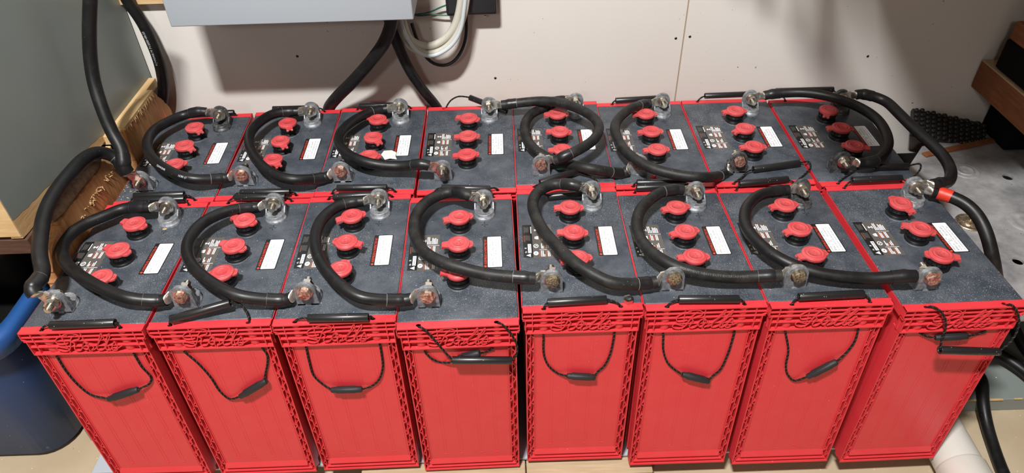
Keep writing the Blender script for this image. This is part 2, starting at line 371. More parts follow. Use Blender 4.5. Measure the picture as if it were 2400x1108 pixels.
# ------------------------------------------------------------------ battery parts (shared meshes)
H = 0.3852; HW = 0.0917; D = 0.318
def build_case():
    m = MB(); c = 'case_red'
    m.box(-0.083, 0.083, 0.012, D - 0.012, 0.0, H - 0.008, c)
    for fl in (0, 1):
        F = Matrix.Identity(4) if not fl else T_((0, D, 0)) @ Rz(PI)
        def bx(x0, x1, y0, y1, z0, z1): m.box(x0, x1, y0, y1, z0, z1, c, F)
        # top rim with two rope holes
        hole = lambda cx: [(cx + 0.0040 * math.cos(-2 * PI * i / 12), 0.0068 + 0.0030 * math.sin(-2 * PI * i / 12)) for i in range(12)]
        m.prism([(-HW, 0), (HW, 0), (HW, 0.0138), (-HW, 0.0138)], H - 0.0022, H, c, F, [hole(-0.0585), hole(0.0575)])
        # collar: back wall, shelf ribs, uprights, end walls with the chamfer
        bx(-0.0880, 0.0880, 0.0085, 0.0125, 0.3385, H - 0.001); bx(-0.0915, 0.0915, 0.0085, 0.0125, 0.369, H - 0.001)
        for z in (0.3746, 0.3660): bx(-0.0908, 0.0908, 0.0008, 0.009, z - 0.0008, z + 0.0008)
        for z in (0.3540,): bx(-0.0862, 0.0862, 0.0008, 0.009, z - 0.0008, z + 0.0008)
        bx(-0.0866, 0.0866, 0.0000, 0.0125, 0.3378, 0.3400)
        for x in (-0.0757, -0.0316, -0.0014, 0.0290, 0.0757): bx(x - 0.0008, x + 0.0008, 0.0012, 0.009, 0.339, H - 0.001)
        for s in (-1, 1):
            pl = [(HW, H), (HW, 0.3705), (0.0870, 0.3655), (0.0868, 0.3378), (0.0855, 0.3378), (0.0857, 0.3662), (0.0904, 0.3712), (0.0904, H)]
            pl = [(x * s, z) for x, z in pl]
            if s > 0: pl = pl[::-1]
            m.prism(pl, -0.0105, 0.0, c, F @ Rx(PI / 2))
        # rope channels: columns that bulge out between the shelf ribs
        for cx in (-0.0585, 0.0575):
            zs = [0.3395, 0.3532, 0.3548, 0.3652, 0.3668, 0.3738, 0.3754, H - 0.0023]
            for j in range(0, 8, 2):
                za, zb = zs[j], zs[j + 1]; n = 8
                vs = []
                for z, bulge in ((za, 0.8), ((za + zb) / 2, 1.0), (zb, 0.8)):
                    for i in range(n + 1):
                        a = PI * i / n; vs.append((cx - 0.0082 * bulge * math.cos(a), 0.0090 - 0.0072 * bulge * math.sin(a), z))
                k = n + 1
                fs = [(r * k + i, r * k + i + 1, (r + 1) * k + i + 1, (r + 1) * k + i) for r in (0, 1) for i in range(n)]
                m.add(vs, fs, c, True, F)
        # body: raised panel, corner flanges, truss ribs, foot steps
        bx(-0.0725, 0.0725, 0.0058, 0.0122, 0.0320, 0.3385)
        for s in (-1, 1):
            def sx(a, b): return (min(a * s, b * s), max(a * s, b * s))
            bx(*sx(0.0842, 0.0862), 0.0026, 0.022, 0.0, 0.3385)
            bx(*sx(0.0785, 0.0797), 0.0034, 0.0125, 0.006, 0.3385)
            bx(*sx(0.0727, 0.0740), 0.0040, 0.0125, 0.018, 0.3385)
            bx(*sx(0.0700, 0.0708), 0.0052, 0.0125, 0.032, 0.3385)
            z = 0.012; i = 0
            while z < 0.328:
                for (xa, xb, za, zb) in ((0.0797, 0.0842, z, z + 0.008), (0.0842, 0.0797, z + 0.008, z + 0.016), (0.0740, 0.0785, z + 0.017, z + 0.0225), (0.0785, 0.0740, z + 0.0225, z + 0.029)):
                    if zb > 0.336: continue
                    a = Vector((xa * s, 0, za)); b = Vector((xb * s, 0, zb)); d = (b - a).normalized(); nrm = Vector((-d.z, 0, d.x)) * 0.0006
                    vs = [(q.x, y, q.z) for y in (0.0040, 0.0125) for q in (a - nrm, b - nrm, b + nrm, a + nrm)]
                    m.add(vs, [(0, 1, 2, 3), (7, 6, 5, 4), (0, 4, 5, 1), (1, 5, 6, 2), (2, 6, 7, 3), (3, 7, 4, 0)], c, False, F)
                z += 0.0330
        bx(-0.0862, 0.0862, 0.0016, 0.013, 0.0, 0.0032)
        bx(-0.0820, 0.0820, 0.0056, 0.013, 0.0032, 0.0095)
        bx(-0.0800, 0.0800, 0.0020, 0.013, 0.0095, 0.0118)
        bx(-0.0770, 0.0770, 0.0060, 0.013, 0.0118, 0.0195)
        vs = [(x, y, z) for x in (-0.0735, 0.0735) for (y, z) in ((0.0022, 0.0195), (0.0022, 0.0212), (0.0058, 0.0320), (0.0125, 0.0320), (0.0125, 0.0195))]
        m.add(vs, [(0, 5, 6, 1), (1, 6, 7, 2), (2, 7, 8, 3), (0, 4, 9, 5), (0, 1, 2, 3, 4), (9, 8, 7, 6, 5)], c, False, F)
        for x in (-0.0469, -0.0187, 0.0156, 0.0443):
            bx(x - 0.0005, x + 0.0050, 0.0050, 0.0060, 0.0458, 0.0470)
            for dx in (0, 0.0046): bx(x + dx - 0.0003, x + dx + 0.0003, 0.00555, 0.0060, 0.050, 0.332)
    for s in (-1, 1):       # side walls: thin top edge, ledge, upright ribs
        a, b = sorted((0.0908 * s, HW * s)); m.box(a, b, 0.010, D - 0.010, 0.366, H - 0.0018, c)
        a, b = sorted((0.080 * s, 0.0912 * s)); m.box(a, b, 0.012, D - 0.012, 0.366, 0.3685, c)
        for y in (0.040, 0.058, 0.100, 0.140, 0.180, 0.220, 0.262, 0.280):
            a, b = sorted((0.083 * s, 0.0850 * s)); m.box(a, b, y, y + 0.0022, 0.0, 0.366, c)
    return m.mesh('case')
ME_CASE = build_case()
# raised script lettering on the collar, drawn as strokes (x, z)
STROKES = [[(-0.0219, 0.3771), (-0.0335, 0.3756), (-0.0408, 0.3707), (-0.0435, 0.3649), (-0.0411, 0.3595), (-0.0336, 0.3591), (-0.0266, 0.3615)],
           [(-0.0271, 0.3793), (-0.0207, 0.3816), (-0.0114, 0.3812), (-0.0057, 0.3770), (-0.0064, 0.3705), (-0.0137, 0.3662), (-0.0211, 0.3643), (-0.0177, 0.3617), (-0.0189, 0.3551), (-0.0218, 0.3492), (-0.0196, 0.3446), (-0.0144, 0.3452), (-0.0099, 0.3506), (-0.0051, 0.3598)],
           [(-0.0113, 0.3766), (-0.0167, 0.3736), (-0.0211, 0.3659), (-0.0255, 0.3554), (-0.0300, 0.3475), (-0.0366, 0.3438), (-0.0441, 0.3457), (-0.0480, 0.3504), (-0.0452, 0.3543), (-0.0377, 0.3522), (-0.0320, 0.3503)],
           [(-0.0051, 0.3598), (-0.0005, 0.3639), (0.0019, 0.3608), (-0.0000, 0.3515), (-0.0050, 0.3461), (-0.0079, 0.3492), (-0.0064, 0.3572), (-0.0014, 0.3623), (0.0020, 0.3581), (0.0074, 0.3539), (0.0049, 0.3459), (0.0012, 0.3441)],
           [(0.0012, 0.3441), (0.0086, 0.3478), (0.0191, 0.3627), (0.0271, 0.3781), (0.0293, 0.3806), (0.0287, 0.3748), (0.0201, 0.3626), (0.0127, 0.3510), (0.0120, 0.3459), (0.0163, 0.3443), (0.0227, 0.3478)],
           [(0.0227, 0.3478), (0.0304, 0.3622), (0.0379, 0.3763), (0.0405, 0.3788), (0.0391, 0.3723), (0.0314, 0.3608), (0.0250, 0.3490), (0.0248, 0.3447), (0.0291, 0.3445), (0.0335, 0.3486)],
           [(0.0335, 0.3486), (0.0399, 0.3591), (0.0421, 0.3623), (0.0428, 0.3576), (0.0425, 0.3482), (0.0386, 0.3433), (0.0333, 0.3446), (0.0358, 0.3492), (0.0407, 0.3470), (0.0471, 0.3507), (0.0507, 0.3530)]]
def build_script():
    m = MB()
    for st in STROKES:
        pts = smooth_path(spline([Vector((x, 0.0, z)) for x, z in st], 0.0012), 1)
        n = len(pts); vs = []; w = 0.00075
        for i, p in enumerate(pts):
            t = (pts[min(i + 1, n - 1)] - pts[max(i - 1, 0)]).normalized(); nr = Vector((-t.z, 0, t.x)) * w
            for q, y in ((p - nr, 0.009), (p - nr, 0.0004), (p + nr, 0.0004), (p + nr, 0.009)): vs.append((q.x, y, q.z))
        fs = [(4 * i + a, 4 * i + a + 1, 4 * i + 4 + a + 1, 4 * i + 4 + a) for i in range(n - 1) for a in range(3)]
        fs += [(0, 1, 2, 3), (4 * n - 1, 4 * n - 2, 4 * n - 3, 4 * n - 4)]
        m.add(vs, fs, 'case_red')
    return m.mesh('raised_lettering')
ME_SCRIPT = build_script()
def build_lid():
    m = MB()
    m.rbox(-0.0907, 0.0907, 0.0139, D - 0.0139, H - 0.020, H + 0.0004, 0.0022, 'lid_grey', 2)
    g = 'groove'; z0 = H + 0.0003; z1 = H + 0.0006       # plus mark and minus mark
    m.box(0.0362, 0.0410, 0.2328, 0.2342, z0, z1, g); m.box(0.0430, 0.0478, 0.2328, 0.2342, z0, z1, g)
    m.box(0.0413, 0.0427, 0.2270, 0.2320, z0, z1, g); m.box(0.0413, 0.0427, 0.2350, 0.2410, z0, z1, g)
    m.box(-0.0447, -0.0433, 0.0790, 0.0850, z0, z1, g)
    # low bosses moulded round the vents and posts
    for y in (0.0940, 0.1600, 0.2280):
        m.lathe([(0.0212, H), (0.0206, H + 0.0012), (0.0165, H + 0.0012)], 'lid_grey', 32, (0, y))
    return m.mesh('lid')
ME_LID = build_lid()
def build_neck():
    m = MB()
    m.lathe([(0.0186, 0.0008), (0.0190, 0.0034), (0.0190, 0.0034), (0.0182, 0.0040), (0.0182, 0.0040), (0.0168, 0.0046), (0.0166, 0.0100), (0.0172, 0.0104), (0.0172, 0.0124), (0.0166, 0.0128), (0.0166, 0.0205)], 'neck_black', 32)
    for i in range(14):
        a = 2 * PI * i / 14; M = Rz(a) @ T_((0.0166, 0, 0)); m.box(0, 0.0009, -0.0008, 0.0008, 0.013, 0.020, 'neck_black', M)
    return m.mesh('vent_neck')
ME_NECK = build_neck()
def build_cap():
    m = MB(); c = 'cap_red'
    m.lathe([(0.0180, 0.0195), (0.0184, 0.0200), (0.0184, 0.0246), (0.0180, 0.0252), (0.0180, 0.0252), (0.0176, 0.0254), (0.0150, 0.0256), (0.0146, 0.0262), (0.0140, 0.0263), (0.0136, 0.0257), (0.0118, 0.0256), (0.0100, 0.0256), (0.0097, 0.0262), (0.0093, 0.0262), (0.0090, 0.0257), (0.0, 0.0258)], c, 40)
    m.lathe([(0.0, 0.0198), (0.0180, 0.0195)], c, 40)
    # hinge tab (towards -x) with its barrel, latch tab (towards +x)
    m.prism([(-0.0130, 0.0085), (-0.0265, 0.0058), (-0.0272, 0.0050), (-0.0272, -0.0050), (-0.0265, -0.0058), (-0.0130, -0.0085)], 0.0205, 0.0236, c)
    Mx = T_((-0.0258, 0, 0.0200)) @ Rx(PI / 2)
    for a, b in ((-0.0062, -0.0022), (0.0022, 0.0062)): m.prism([(0.0026 * math.cos(2 * PI * i / 12), 0.0026 * math.sin(2 * PI * i / 12)) for i in range(12)], a, b, c, Mx, [[(0.0010 * math.cos(-2 * PI * i / 8), 0.0010 * math.sin(-2 * PI * i / 8)) for i in range(8)]])
    m.prism([(0.0125, 0.0095), (0.0125, -0.0095), (0.0205, -0.0072), (0.0232, -0.0048), (0.0236, 0.0), (0.0232, 0.0048), (0.0205, 0.0072)][::-1], 0.0200, 0.0228, c)
    m.box(0.0195, 0.0212, -0.0022, 0.0022, 0.0226, 0.0240, c)
    # small relief marks in the middle of the lid
    for (x, y, s) in ((-0.003, 0, 0.0022), (0.0015, 0.002, 0.0018), (0.0030, -0.0022, 0.0016), (0, -0.0050, 0.0012)):
        m.box(x - s, x + s, y - 0.0005, y + 0.0005, 0.0256, 0.0261, c, Rz(0.3)); m.box(x - 0.0005, x + 0.0005, y - s, y + s, 0.0256, 0.0261, c)
    return m.mesh('vent_cap')
ME_CAP = build_cap()
def build_post(c='lead'):
    """lead post: round foot with a ringed top, upright rounded ear behind it; the bolt hole is 28 mm up"""
    m = MB()
    m.lathe([(0.0182, 0.0), (0.0180, 0.0040), (0.0172, 0.0046), (0.0172, 0.0046), (0.0170, 0.0115), (0.0163, 0.0125), (0.0152, 0.0125), (0.0148, 0.0117), (0.0140, 0.0115), (0.0, 0.0118)], c, 36)
    m.rbox(-0.0170, 0.0170, 0.0000, 0.0175, 0.0, 0.0045, 0.0008, c, 1)
    n = 16; r = 0.0158
    pts = [(-0.0170, 0.0), (0.0170, 0.0), (0.0166, 0.010)] + [(r * math.cos(PI * i / n), 0.028 + r * math.sin(PI * i / n)) for i in range(n + 1)] + [(-0.0166, 0.010)]
    hole = [(0.0058 * math.cos(-2 * PI * i / 16), 0.028 + 0.0058 * math.sin(-2 * PI * i / 16)) for i in range(16)]
    m.prism(pts, -0.0175, -0.0110, c, Rx(PI / 2), [hole], smooth=True)
    for s in (-1, 1):   # gussets
        vs = [(s * 0.0150, 0.0112, 0.0044), (s * 0.0150, 0.0112, 0.0200), (s * 0.0150, 0.0015, 0.0115), (s * 0.0150, 0.0, 0.0044)]
        vs += [(s * 0.0170, y, z) for (x, y, z) in vs]
        m.add(vs, [(0, 1, 2, 3), (7, 6, 5, 4), (0, 4, 5, 1), (1, 5, 6, 2), (2, 6, 7, 3)], c)
    return m.mesh('terminal_post')
ME_POST = build_post(); ME_POST_DARK = build_post('lead_dark')
def hexagon(r): return [(r * math.cos(PI / 3 * i + 0.2), r * math.sin(PI / 3 * i + 0.2)) for i in range(6)]
def build_bolt(front, head):
    """bolt through the ear along y. front=1: tip on the foot side, head behind the ear; front=0: reversed"""
    m = MB(); F = Rx(PI / 2)                        # prism z -> -y
    if front: hy, sgn = -0.0175, -1                 # in prism space z = -y
    zz = (lambda y: -y)
    def pr(ra, ya, yb, mat, hexa=False, n=18):
        a, b = sorted((zz(ya), zz(yb))); pts = hexagon(ra) if hexa else [(ra * math.cos(2 * PI * i / n), ra * math.sin(2 * PI * i / n)) for i in range(n)]
        m.prism(pts, a, b, mat, T_((0, 0, 0.028)) @ F, smooth=not hexa)
    if front: tip, h0, h1 = -0.0125, 0.0190, 0.0250
    else: tip, h0, h1 = 0.0395, 0.0095, 0.0040
    pr(0.0048, min(tip, h0), max(tip, h0), 'steel')
    s = -1 if front else 1
    for i in range(7):
        y = tip - s * (0.0012 + 0.0016 * i); pr(0.0053, y - 0.0004, y + 0.0004, 'steel')
    pr(0.0036, tip, tip + s * 0.0012, 'steel')
    pr(0.0100, min(h0, h1), max(h0, h1), head, True)
    pr(0.0092, h1 - 0.0006 if h1 > h0 else h1 + 0.0, h1 + 0.0006 if h1 > h0 else h1 - 0.0006, head)
    pr(0.0118, h0 - 0.0012, h0 + 0.0002, 'steel' if front else head)
    for i in range(6):      # grade marks on the head
        a = PI / 3 * i; y = h1 + (0.0010 if h1 > h0 else -0.0010)
        m.box(0.0025, 0.0070, min(h1, y), max(h1, y), -0.0005, 0.0005, head, T_((0, 0, 0.028)) @ Ry(a))
    return m.mesh('bolt')
def build_nut(front, mat='steel'):
    m = MB(); F = T_((0, 0, 0.028)) @ Rx(PI / 2)
    def ring(ra, ri, ya, yb, hexa=False, mt=mat):
        n = 20; o = hexagon(ra) if hexa else [(ra * math.cos(2 * PI * i / n), ra * math.sin(2 * PI * i / n)) for i in range(n)]
        m.prism(o, min(-ya, -yb), max(-ya, -yb), mt, F, [[(ri * math.cos(-2 * PI * i / n), ri * math.sin(-2 * PI * i / n)) for i in range(n)]], smooth=not hexa)
    if front: ring(0.0122, 0.005, 0.0060, 0.0072); ring(0.0098, 0.005, 0.0042, 0.0060); ring(0.0095, 0.005, -0.0030, 0.0042, True)
    else: ring(0.0122, 0.005, 0.0213, 0.0225); ring(0.0098, 0.005, 0.0225, 0.0243); ring(0.0095, 0.005, 0.0243, 0.0312, True)
    return m.mesh('nut')
ME_NUT = {1: build_nut(1), 0: build_nut(0)}
ME_BOLT = {(1, 'steel'): build_bolt(1, 'steel'), (1, 'rusty_bolt'): build_bolt(1, 'rusty_bolt'), (1, 'brassy_bolt'): build_bolt(1, 'brassy_bolt'), (0, 'steel'): build_bolt(0, 'steel')}
def build_rating():
    """white rating label; its text reads away from the viewer"""
    m = MB(); z = H + 0.0006
    def rr(x0, x1, y0, y1, r, zz, mat):
        pts = []
        for cx, cy, a0 in ((x1 - r, y1 - r, 0), (x0 + r, y1 - r, 90), (x0 + r, y0 + r, 180), (x1 - r, y0 + r, 270)):
            for i in range(4): a = math.radians(a0 + 30 * i); pts.append((cx + r * math.cos(a), cy + r * math.sin(a)))
        m.prism(pts, zz - 0.0002, zz, mat)
    rr(0.0384, 0.0708, 0.1240, 0.2020, 0.002, z, 'label_black')
    rr(0.0462, 0.0692, 0.1258, 0.2004, 0.0015, z + 0.00012, 'label_white')
    def tx(s, x, y, size, mat, fit): put_text(m, s, size, T_((x, y, z + 0.0002)) @ Rz(PI / 2), mat, fit)
    tx('ASSEMBLED & INSPECTED BY', 0.0446, 0.1325, 0.0056, 'label_red', 0.062)
    m.prism([(0.0424 + 0.0021 * math.cos(PI / 4 * i), 0.1282 + 0.0021 * math.sin(PI / 4 * i)) for i in range(8)], z, z + 0.0002, 'label_red')
    tx('OPERATOR ID', 0.0506, 0.1285, 0.0040, 'label_ink', 0.024); tx('35', 0.0506, 0.1555, 0.0040, 'label_ink', 0.005); tx('MODEL', 0.0506, 0.1660, 0.0046, 'label_ink', 0.016)
    tx('BMAC E', 0.0562, 0.1290, 0.0046, 'label_ink', 0.016); tx('S6 L16-HC', 0.0564, 0.1660, 0.0050, 'label_ink', 0.024)
    for a in (0, 0.0052): m.box(0.0520, 0.0566, 0.1520 + a, 0.1524 + a, z + .0001, z + .0002, 'label_ink')
    for a in (0, 0.0044): m.box(0.0520 + a, 0.0524 + a, 0.1520, 0.1576, z + .0001, z + .0002, 'label_ink')
    put_text(m, 'V', 0.0044, T_((0.0560, 0.1533, z + 0.0002)) @ Rz(PI / 2), 'label_ink')
    tx('24 CELL WPTS 185 MADE FOR DC EST', 0.0614, 0.1290, 0.0036, 'label_ink', 0.064)
    tx('IN CANADA BY SERIES 5000 WET CELL', 0.0664, 0.1290, 0.0032, 'label_ink', 0.062)
    return m.mesh('rating_label')
ME_RATING = build_rating()
def build_warning():
    m = MB(); z = H + 0.0006
    X = lambda u: -0.0682 + (u - 300) * 4.79e-5
    Yv = lambda v: 0.2095 - v * 8.75e-5
    def q(u0, u1, v0, v1, mat, dz=0.00015): m.box(X(u0), X(u1), Yv(v1), Yv(v0), z - 0.0001, z + dz, mat)
    q(-30, 300, -25, 960, 'label_black', 0.0); q(300, 1010, -25, 990, 'label_film', 0.0)
    for i in range(7): q(20 + i * 26, 32 + i * 26, 40 + (i * 37) % 30, 240 - (i * 53) % 40, 'label_film')
    q(258, 285, 40, 245, 'label_white')
    q(10, 24, 310, 500, 'label_orange')
    for i in range(7): q(45 + i * 28, 58 + i * 28, 305 + (i * 31) % 30, 505 - (i * 47) % 50, 'label_film')
    q(130, 245, 570, 830, 'label_white')
    put_text(m, 'DANGER', 0.0050, T_((X(228), Yv(822), z + 0.0003)) @ Rz(PI / 2), 'label_black', 0.0205)
    m.prism([(X(215), Yv(945)), (X(215), Yv(855)), (X(60), Yv(900))][::-1], z, z + 0.00015, 'label_white')
    q(100, 190, 897, 903, 'label_black', 0.0003)
    put_text(m, 'Pb', 0.0042, T_((X(90), Yv(830), z + 0.0003)) @ Rz(PI / 2), 'label_white')
    for a in (45, -45): m.box(-0.0022, 0.0022, -0.0003, 0.0003, 0, 0.0001, 'label_white', T_((X(50), Yv(690), z)) @ Rz(math.radians(a)))
    q(390, 440, 125, 175, 'label_white'); q(430, 520, 140, 160, 'label_white'); q(510, 545, 115, 185, 'label_white')
    q(440, 520, 340, 430, 'label_white'); q(385, 430, 355, 370, 'label_white'); q(385, 430, 380, 395, 'label_white'); q(390, 430, 405, 420, 'label_white')
    for (u, v) in ((415, 632), (397, 845)):
        m.prism([(X(u) + 0.0042 * math.cos(PI / 8 * i), Yv(v) + 0.0050 * math.sin(PI / 8 * i)) for i in range(16)], z, z + 0.00015, 'label_white')
        m.prism([(X(u) + 0.0030 * math.cos(PI / 8 * i), Yv(v) + 0.0036 * math.sin(PI / 8 * i)) for i in range(16)], z, z + 0.00025, 'label_film' if v < 700 else 'label_white')
        m.box(-0.0028, 0.0028, -0.0004, 0.0004, 0, 0.0004, 'label_white' if v < 700 else 'label_film', T_((X(u), Yv(v), z)) @ Rz(0.8))
        m.box(-0.0016, 0.0016, -0.0003, 0.0003, 0, 0.0004, 'label_white' if v < 700 else 'label_film', T_((X(u), Yv(v), z)) @ Rz(-0.5))
    for us, top, bot, mt in (((600, 655, 710, 770, 820, 870, 925), (40, 40, 160, 70, 90, 75, 105), 250, 0), ((590, 640, 690, 745, 810, 860), (310, 310, 330, 310, 310, 310), 480, 1),
                             ((610, 655, 715, 775, 830), (565, 640, 620, 610, 570), 712, 2), ((540, 590, 645, 695, 765, 820, 870), (800, 770, 775, 880, 770, 775, 770), 945, 3)):
        for i, (u, t) in enumerate(zip(us, top)):
            red = (mt == 1 and i in (0, 3)) or (mt == 3 and i in (0, 4)) or (mt == 2 and i == 2)
            q(u - 16, u + 14, t, bot, 'label_orange' if red else 'label_white')
    q(560, 1010, 286, 292, 'label_white'); q(520, 985, 742, 750, 'label_white')
    return m.mesh('warning_label')
ME_WARN = build_warning()

# ------------------------------------------------------------------ ropes, grips, sleeves
def add_rope(m, pts, r=0.0018):
    path = smooth_path(spline(pts, 0.0014), 2); fr = frames(path); L = 0; offs = []
    for i in range(len(path)):
        if i: L += (path[i] - path[i - 1]).length
        offs.append(L * 2 * PI / 0.0085)
    for k in range(3):
        st = [p + (a * math.cos(w + k * 2 * PI / 3) + b * math.sin(w + k * 2 * PI / 3)) * (r * 0.48) for (p, t, a, b), w in zip(fr, offs)]
        m.tube(st, r * 0.56, 'rope_black', 5)
    st = [p + (a * math.cos(w + 1.05) + b * math.sin(w + 1.05)) * (r * 0.90) for (p, t, a, b), w in zip(fr, offs)]
    m.tube(st, r * 0.12, 'rope_fleck', 3)
def grip_mesh(a, b, r=0.0062):
    a, b = Vector(a), Vector(b); m = MB(); d = (b - a).normalized()
    m.tube([a, a + d * 0.0004, b - d * 0.0004, b], [r * .96, r, r, r * .96], 'tube_black', 22, cap=False)
    for p, e, s in ((a, d, 1), (b, d, -1)):
        fr = frames([p, p + d]); _, t, u, v = fr[0]; n = 22; vs = []
        for q, dd in ((r * .96, 0), (r * 0.76, 0), (r * 0.76, 0.006)):
            for i in range(n): an = 2 * PI * i / n; vs.append(p + d * (s * dd) + u * (q * math.cos(an)) + v * (q * math.sin(an)))
        fs = [(j * n + i, j * n + (i + 1) % n, (j + 1) * n + (i + 1) % n, (j + 1) * n + i) for j in (0, 1) for i in range(n)]
        m.add(vs, fs, 'tube_black', True); m.add(vs[2 * n:], [tuple(range(n))], 'void_black')
    return m
def sleeve_mesh(a, b, r=0.0060):
    a, b = Vector(a), Vector(b); m = MB(); d = b - a
    P = [a, a + d * .03, a + d * .16, a + d * .2, a + d * .78, a + d * .82, a + d * .97, b]
    m.tube(P, [r * .6, r * .75, r * .8, r, r, r * .9, r * .85, r * .6], 'sleeve_black', 16)
    M = T_(a.lerp(b, 0.5)) @ (d.to_track_quat('X', 'Z').to_matrix().to_4x4())
    for y in (-0.0018, 0.0018): m.box(-d.length * .28, d.length * .28, y - .0005, y + .0005, r * .7, r * 1.02, 'sleeve_black', M)
    return m
def handle(bat, grip, ropes, sleeve=None, label=None):
    m = MB(); add_rope(m, ropes[0]); h = obj('rope_handle', m, bat)
    for r_ in ropes[1:]: m = MB(); add_rope(m, r_); obj('rope', m, h)
    if grip: obj('grip_tube', grip_mesh(*grip), h)
    if sleeve: obj('crimp_sleeve', sleeve_mesh(*sleeve), h)
    return h
def top_rope(end, hole):
    e, h = Vector(end), Vector(hole); mid = e.lerp(h, 0.5) + Vector((0, 0, 0.0035))
    return [e, mid, h + Vector((0, 0, 0.0010)), h + Vector((0, 0, -0.012))]
HOLE = {0: (Vector((-0.0585, 0.0068, H)), Vector((0.0575, 0.0068, H))), 1: (Vector((-0.0575, D - 0.0068, H)), Vector((0.0585, D - 0.0068, H)))}

# ------------------------------------------------------------------ the sixteen batteries
POSE = [(-0.6503, -0.0061, 0.0059, -0.0034, -0.0149),
        (-0.4646, 0.0012, 0.0012, 0.0035, -0.0117),
        (-0.2789, 0.0043, 0.0010, 0.0112, -0.0017),
        (-0.0950, 0.0002, -0.0042, 0.0133, 0.0142),
        (0.0922, 0.0084, 0.0009, -0.0005, -0.0159),
        (0.2761, -0.0094, 0.0050, 0.0011, -0.0438),
        (0.4596, -0.0173, 0.0092, 0.0011, -0.0445),
        (0.6545, -0.0179, 0.0067, 0.0144, -0.0154),
        (-0.6441, 0.3213, -0.0025, 0.0286, 0.0000),
        (-0.4607, 0.3301, -0.0044, 0.0091, 0.0000),
        (-0.2775, 0.3251, 0.0007, -0.0062, 0.0000),
        (-0.0898, 0.3236, -0.0019, -0.0019, 0.0000),
        (0.0936, 0.3331, -0.0039, -0.0006, -0.0000),
        (0.2767, 0.3308, -0.0086, -0.0010, 0.0000),
        (0.4601, 0.3220, -0.0034, -0.0013, 0.0000),
        (0.6480, 0.3106, -0.0017, 0.0019, 0.0000)]
BM = [T_((x, y, z)) @ Rz(a) @ Rx(p) for (x, y, z, a, p) in POSE]      # x, y, lift, yaw, tilt
NAMES = ['leftmost front battery beside the blue tote', 'second front battery, its rope grip slanting up onto the lid', 'third front battery, its rope sleeve hanging level below the collar',
         'fourth front battery, its rope grip hanging down in front', 'fifth front battery, hex nut on its front rim', 'sixth front battery, under the cable with embossed lettering',
         'seventh front battery, its rope sleeve tilting up to the right', 'rightmost front battery, joined by the red-booted cable',
         'leftmost rear battery beside the sawn planks', 'second rear battery, between leftmost and the one with paper', 'third rear battery, torn white paper on its lid',
         'fourth rear battery, all caps and labels uncovered', 'fifth rear battery, ringed by two crossing cable loops', 'sixth rear battery, small red plug on its lid',
         'seventh rear battery, rope grip lying across its lid corner', 'rightmost rear battery, shaded, near the wall corner']
# cap turn angles in degrees: where each hinge points (0 = left), from the rear cap to the front cap
CAPS = {0: (-22, -22, 0), 1: (-25, -25, 8), 2: (20, 165, 75), 3: (12, 0, -4), 4: (-2, -4, 8), 5: (12, 15, 2), 6: (10, 18, 12), 7: (110, -30, 165), 8: (130, 140, 18), 9: (110, 120, 125), 10: (-25, 125, 0), 11: (-15, 0, 5), 12: (0, -8, 0), 13: (0, 3, 3), 14: (5, 25, 0), 15: (60, -5, 160)}
NEG = {0: (0, 'steel'), 8: (0, 'steel'), 11: (0, 'steel'), 15: (0, 'steel'), 4: (1, 'brassy_bolt'), 5: (1, 'brassy_bolt'), 6: (1, 'brassy_bolt'), 13: (1, 'brassy_bolt')}
BAT = []
def post_matrix(k, which):
    return T_((0.0420, 0.2600, H)) if which == 'pos' else T_((-0.0440, 0.0575, H)) @ Rz(PI)
for k in range(16):
    row = 'front' if k < 8 else 'rear'
    t = thing('battery', 'red and grey ' + NAMES[k], 'battery', BM[k], 'red batteries in the %s row' % row)
    BAT.append(t)
    cs = obj('case', ME_CASE, t); obj('lid', ME_LID, t)
    if k < 8: obj('raised_lettering', ME_SCRIPT, cs, label='raised red script reading Rolls')
    for i, y in enumerate((0.2290, 0.1600, 0.0940)):
        nk = obj('vent_neck', ME_NECK, t, T_((0, y, H)))
        obj('vent_cap', ME_CAP, nk, Rz(math.radians(CAPS[k][i])), 'red flip vent cap')
    for which in ('pos', 'neg'):
        dk = (k, which) in ((8, 'pos'), (6, 'pos'), (15, 'pos'), (15, 'neg'), (14, 'neg'))
        p = obj('terminal_post', ME_POST_DARK if dk else ME_POST, t, post_matrix(k, which), 'blackened terminal post' if dk else None)
        fr, mt = (1, 'steel') if which == 'pos' else NEG.get(k, (1, 'rusty_bolt'))
        obj('bolt', ME_BOLT[(fr, mt)], p, label='rusty bolt head' if mt == 'rusty_bolt' else None); obj('nut', ME_NUT[fr], p)
    obj('rating_label', ME_RATING, t, label='white printed rating label with red strip'); obj('warning_label', ME_WARN, t, label='black and grey warning label')

FR_H = H + 0.008
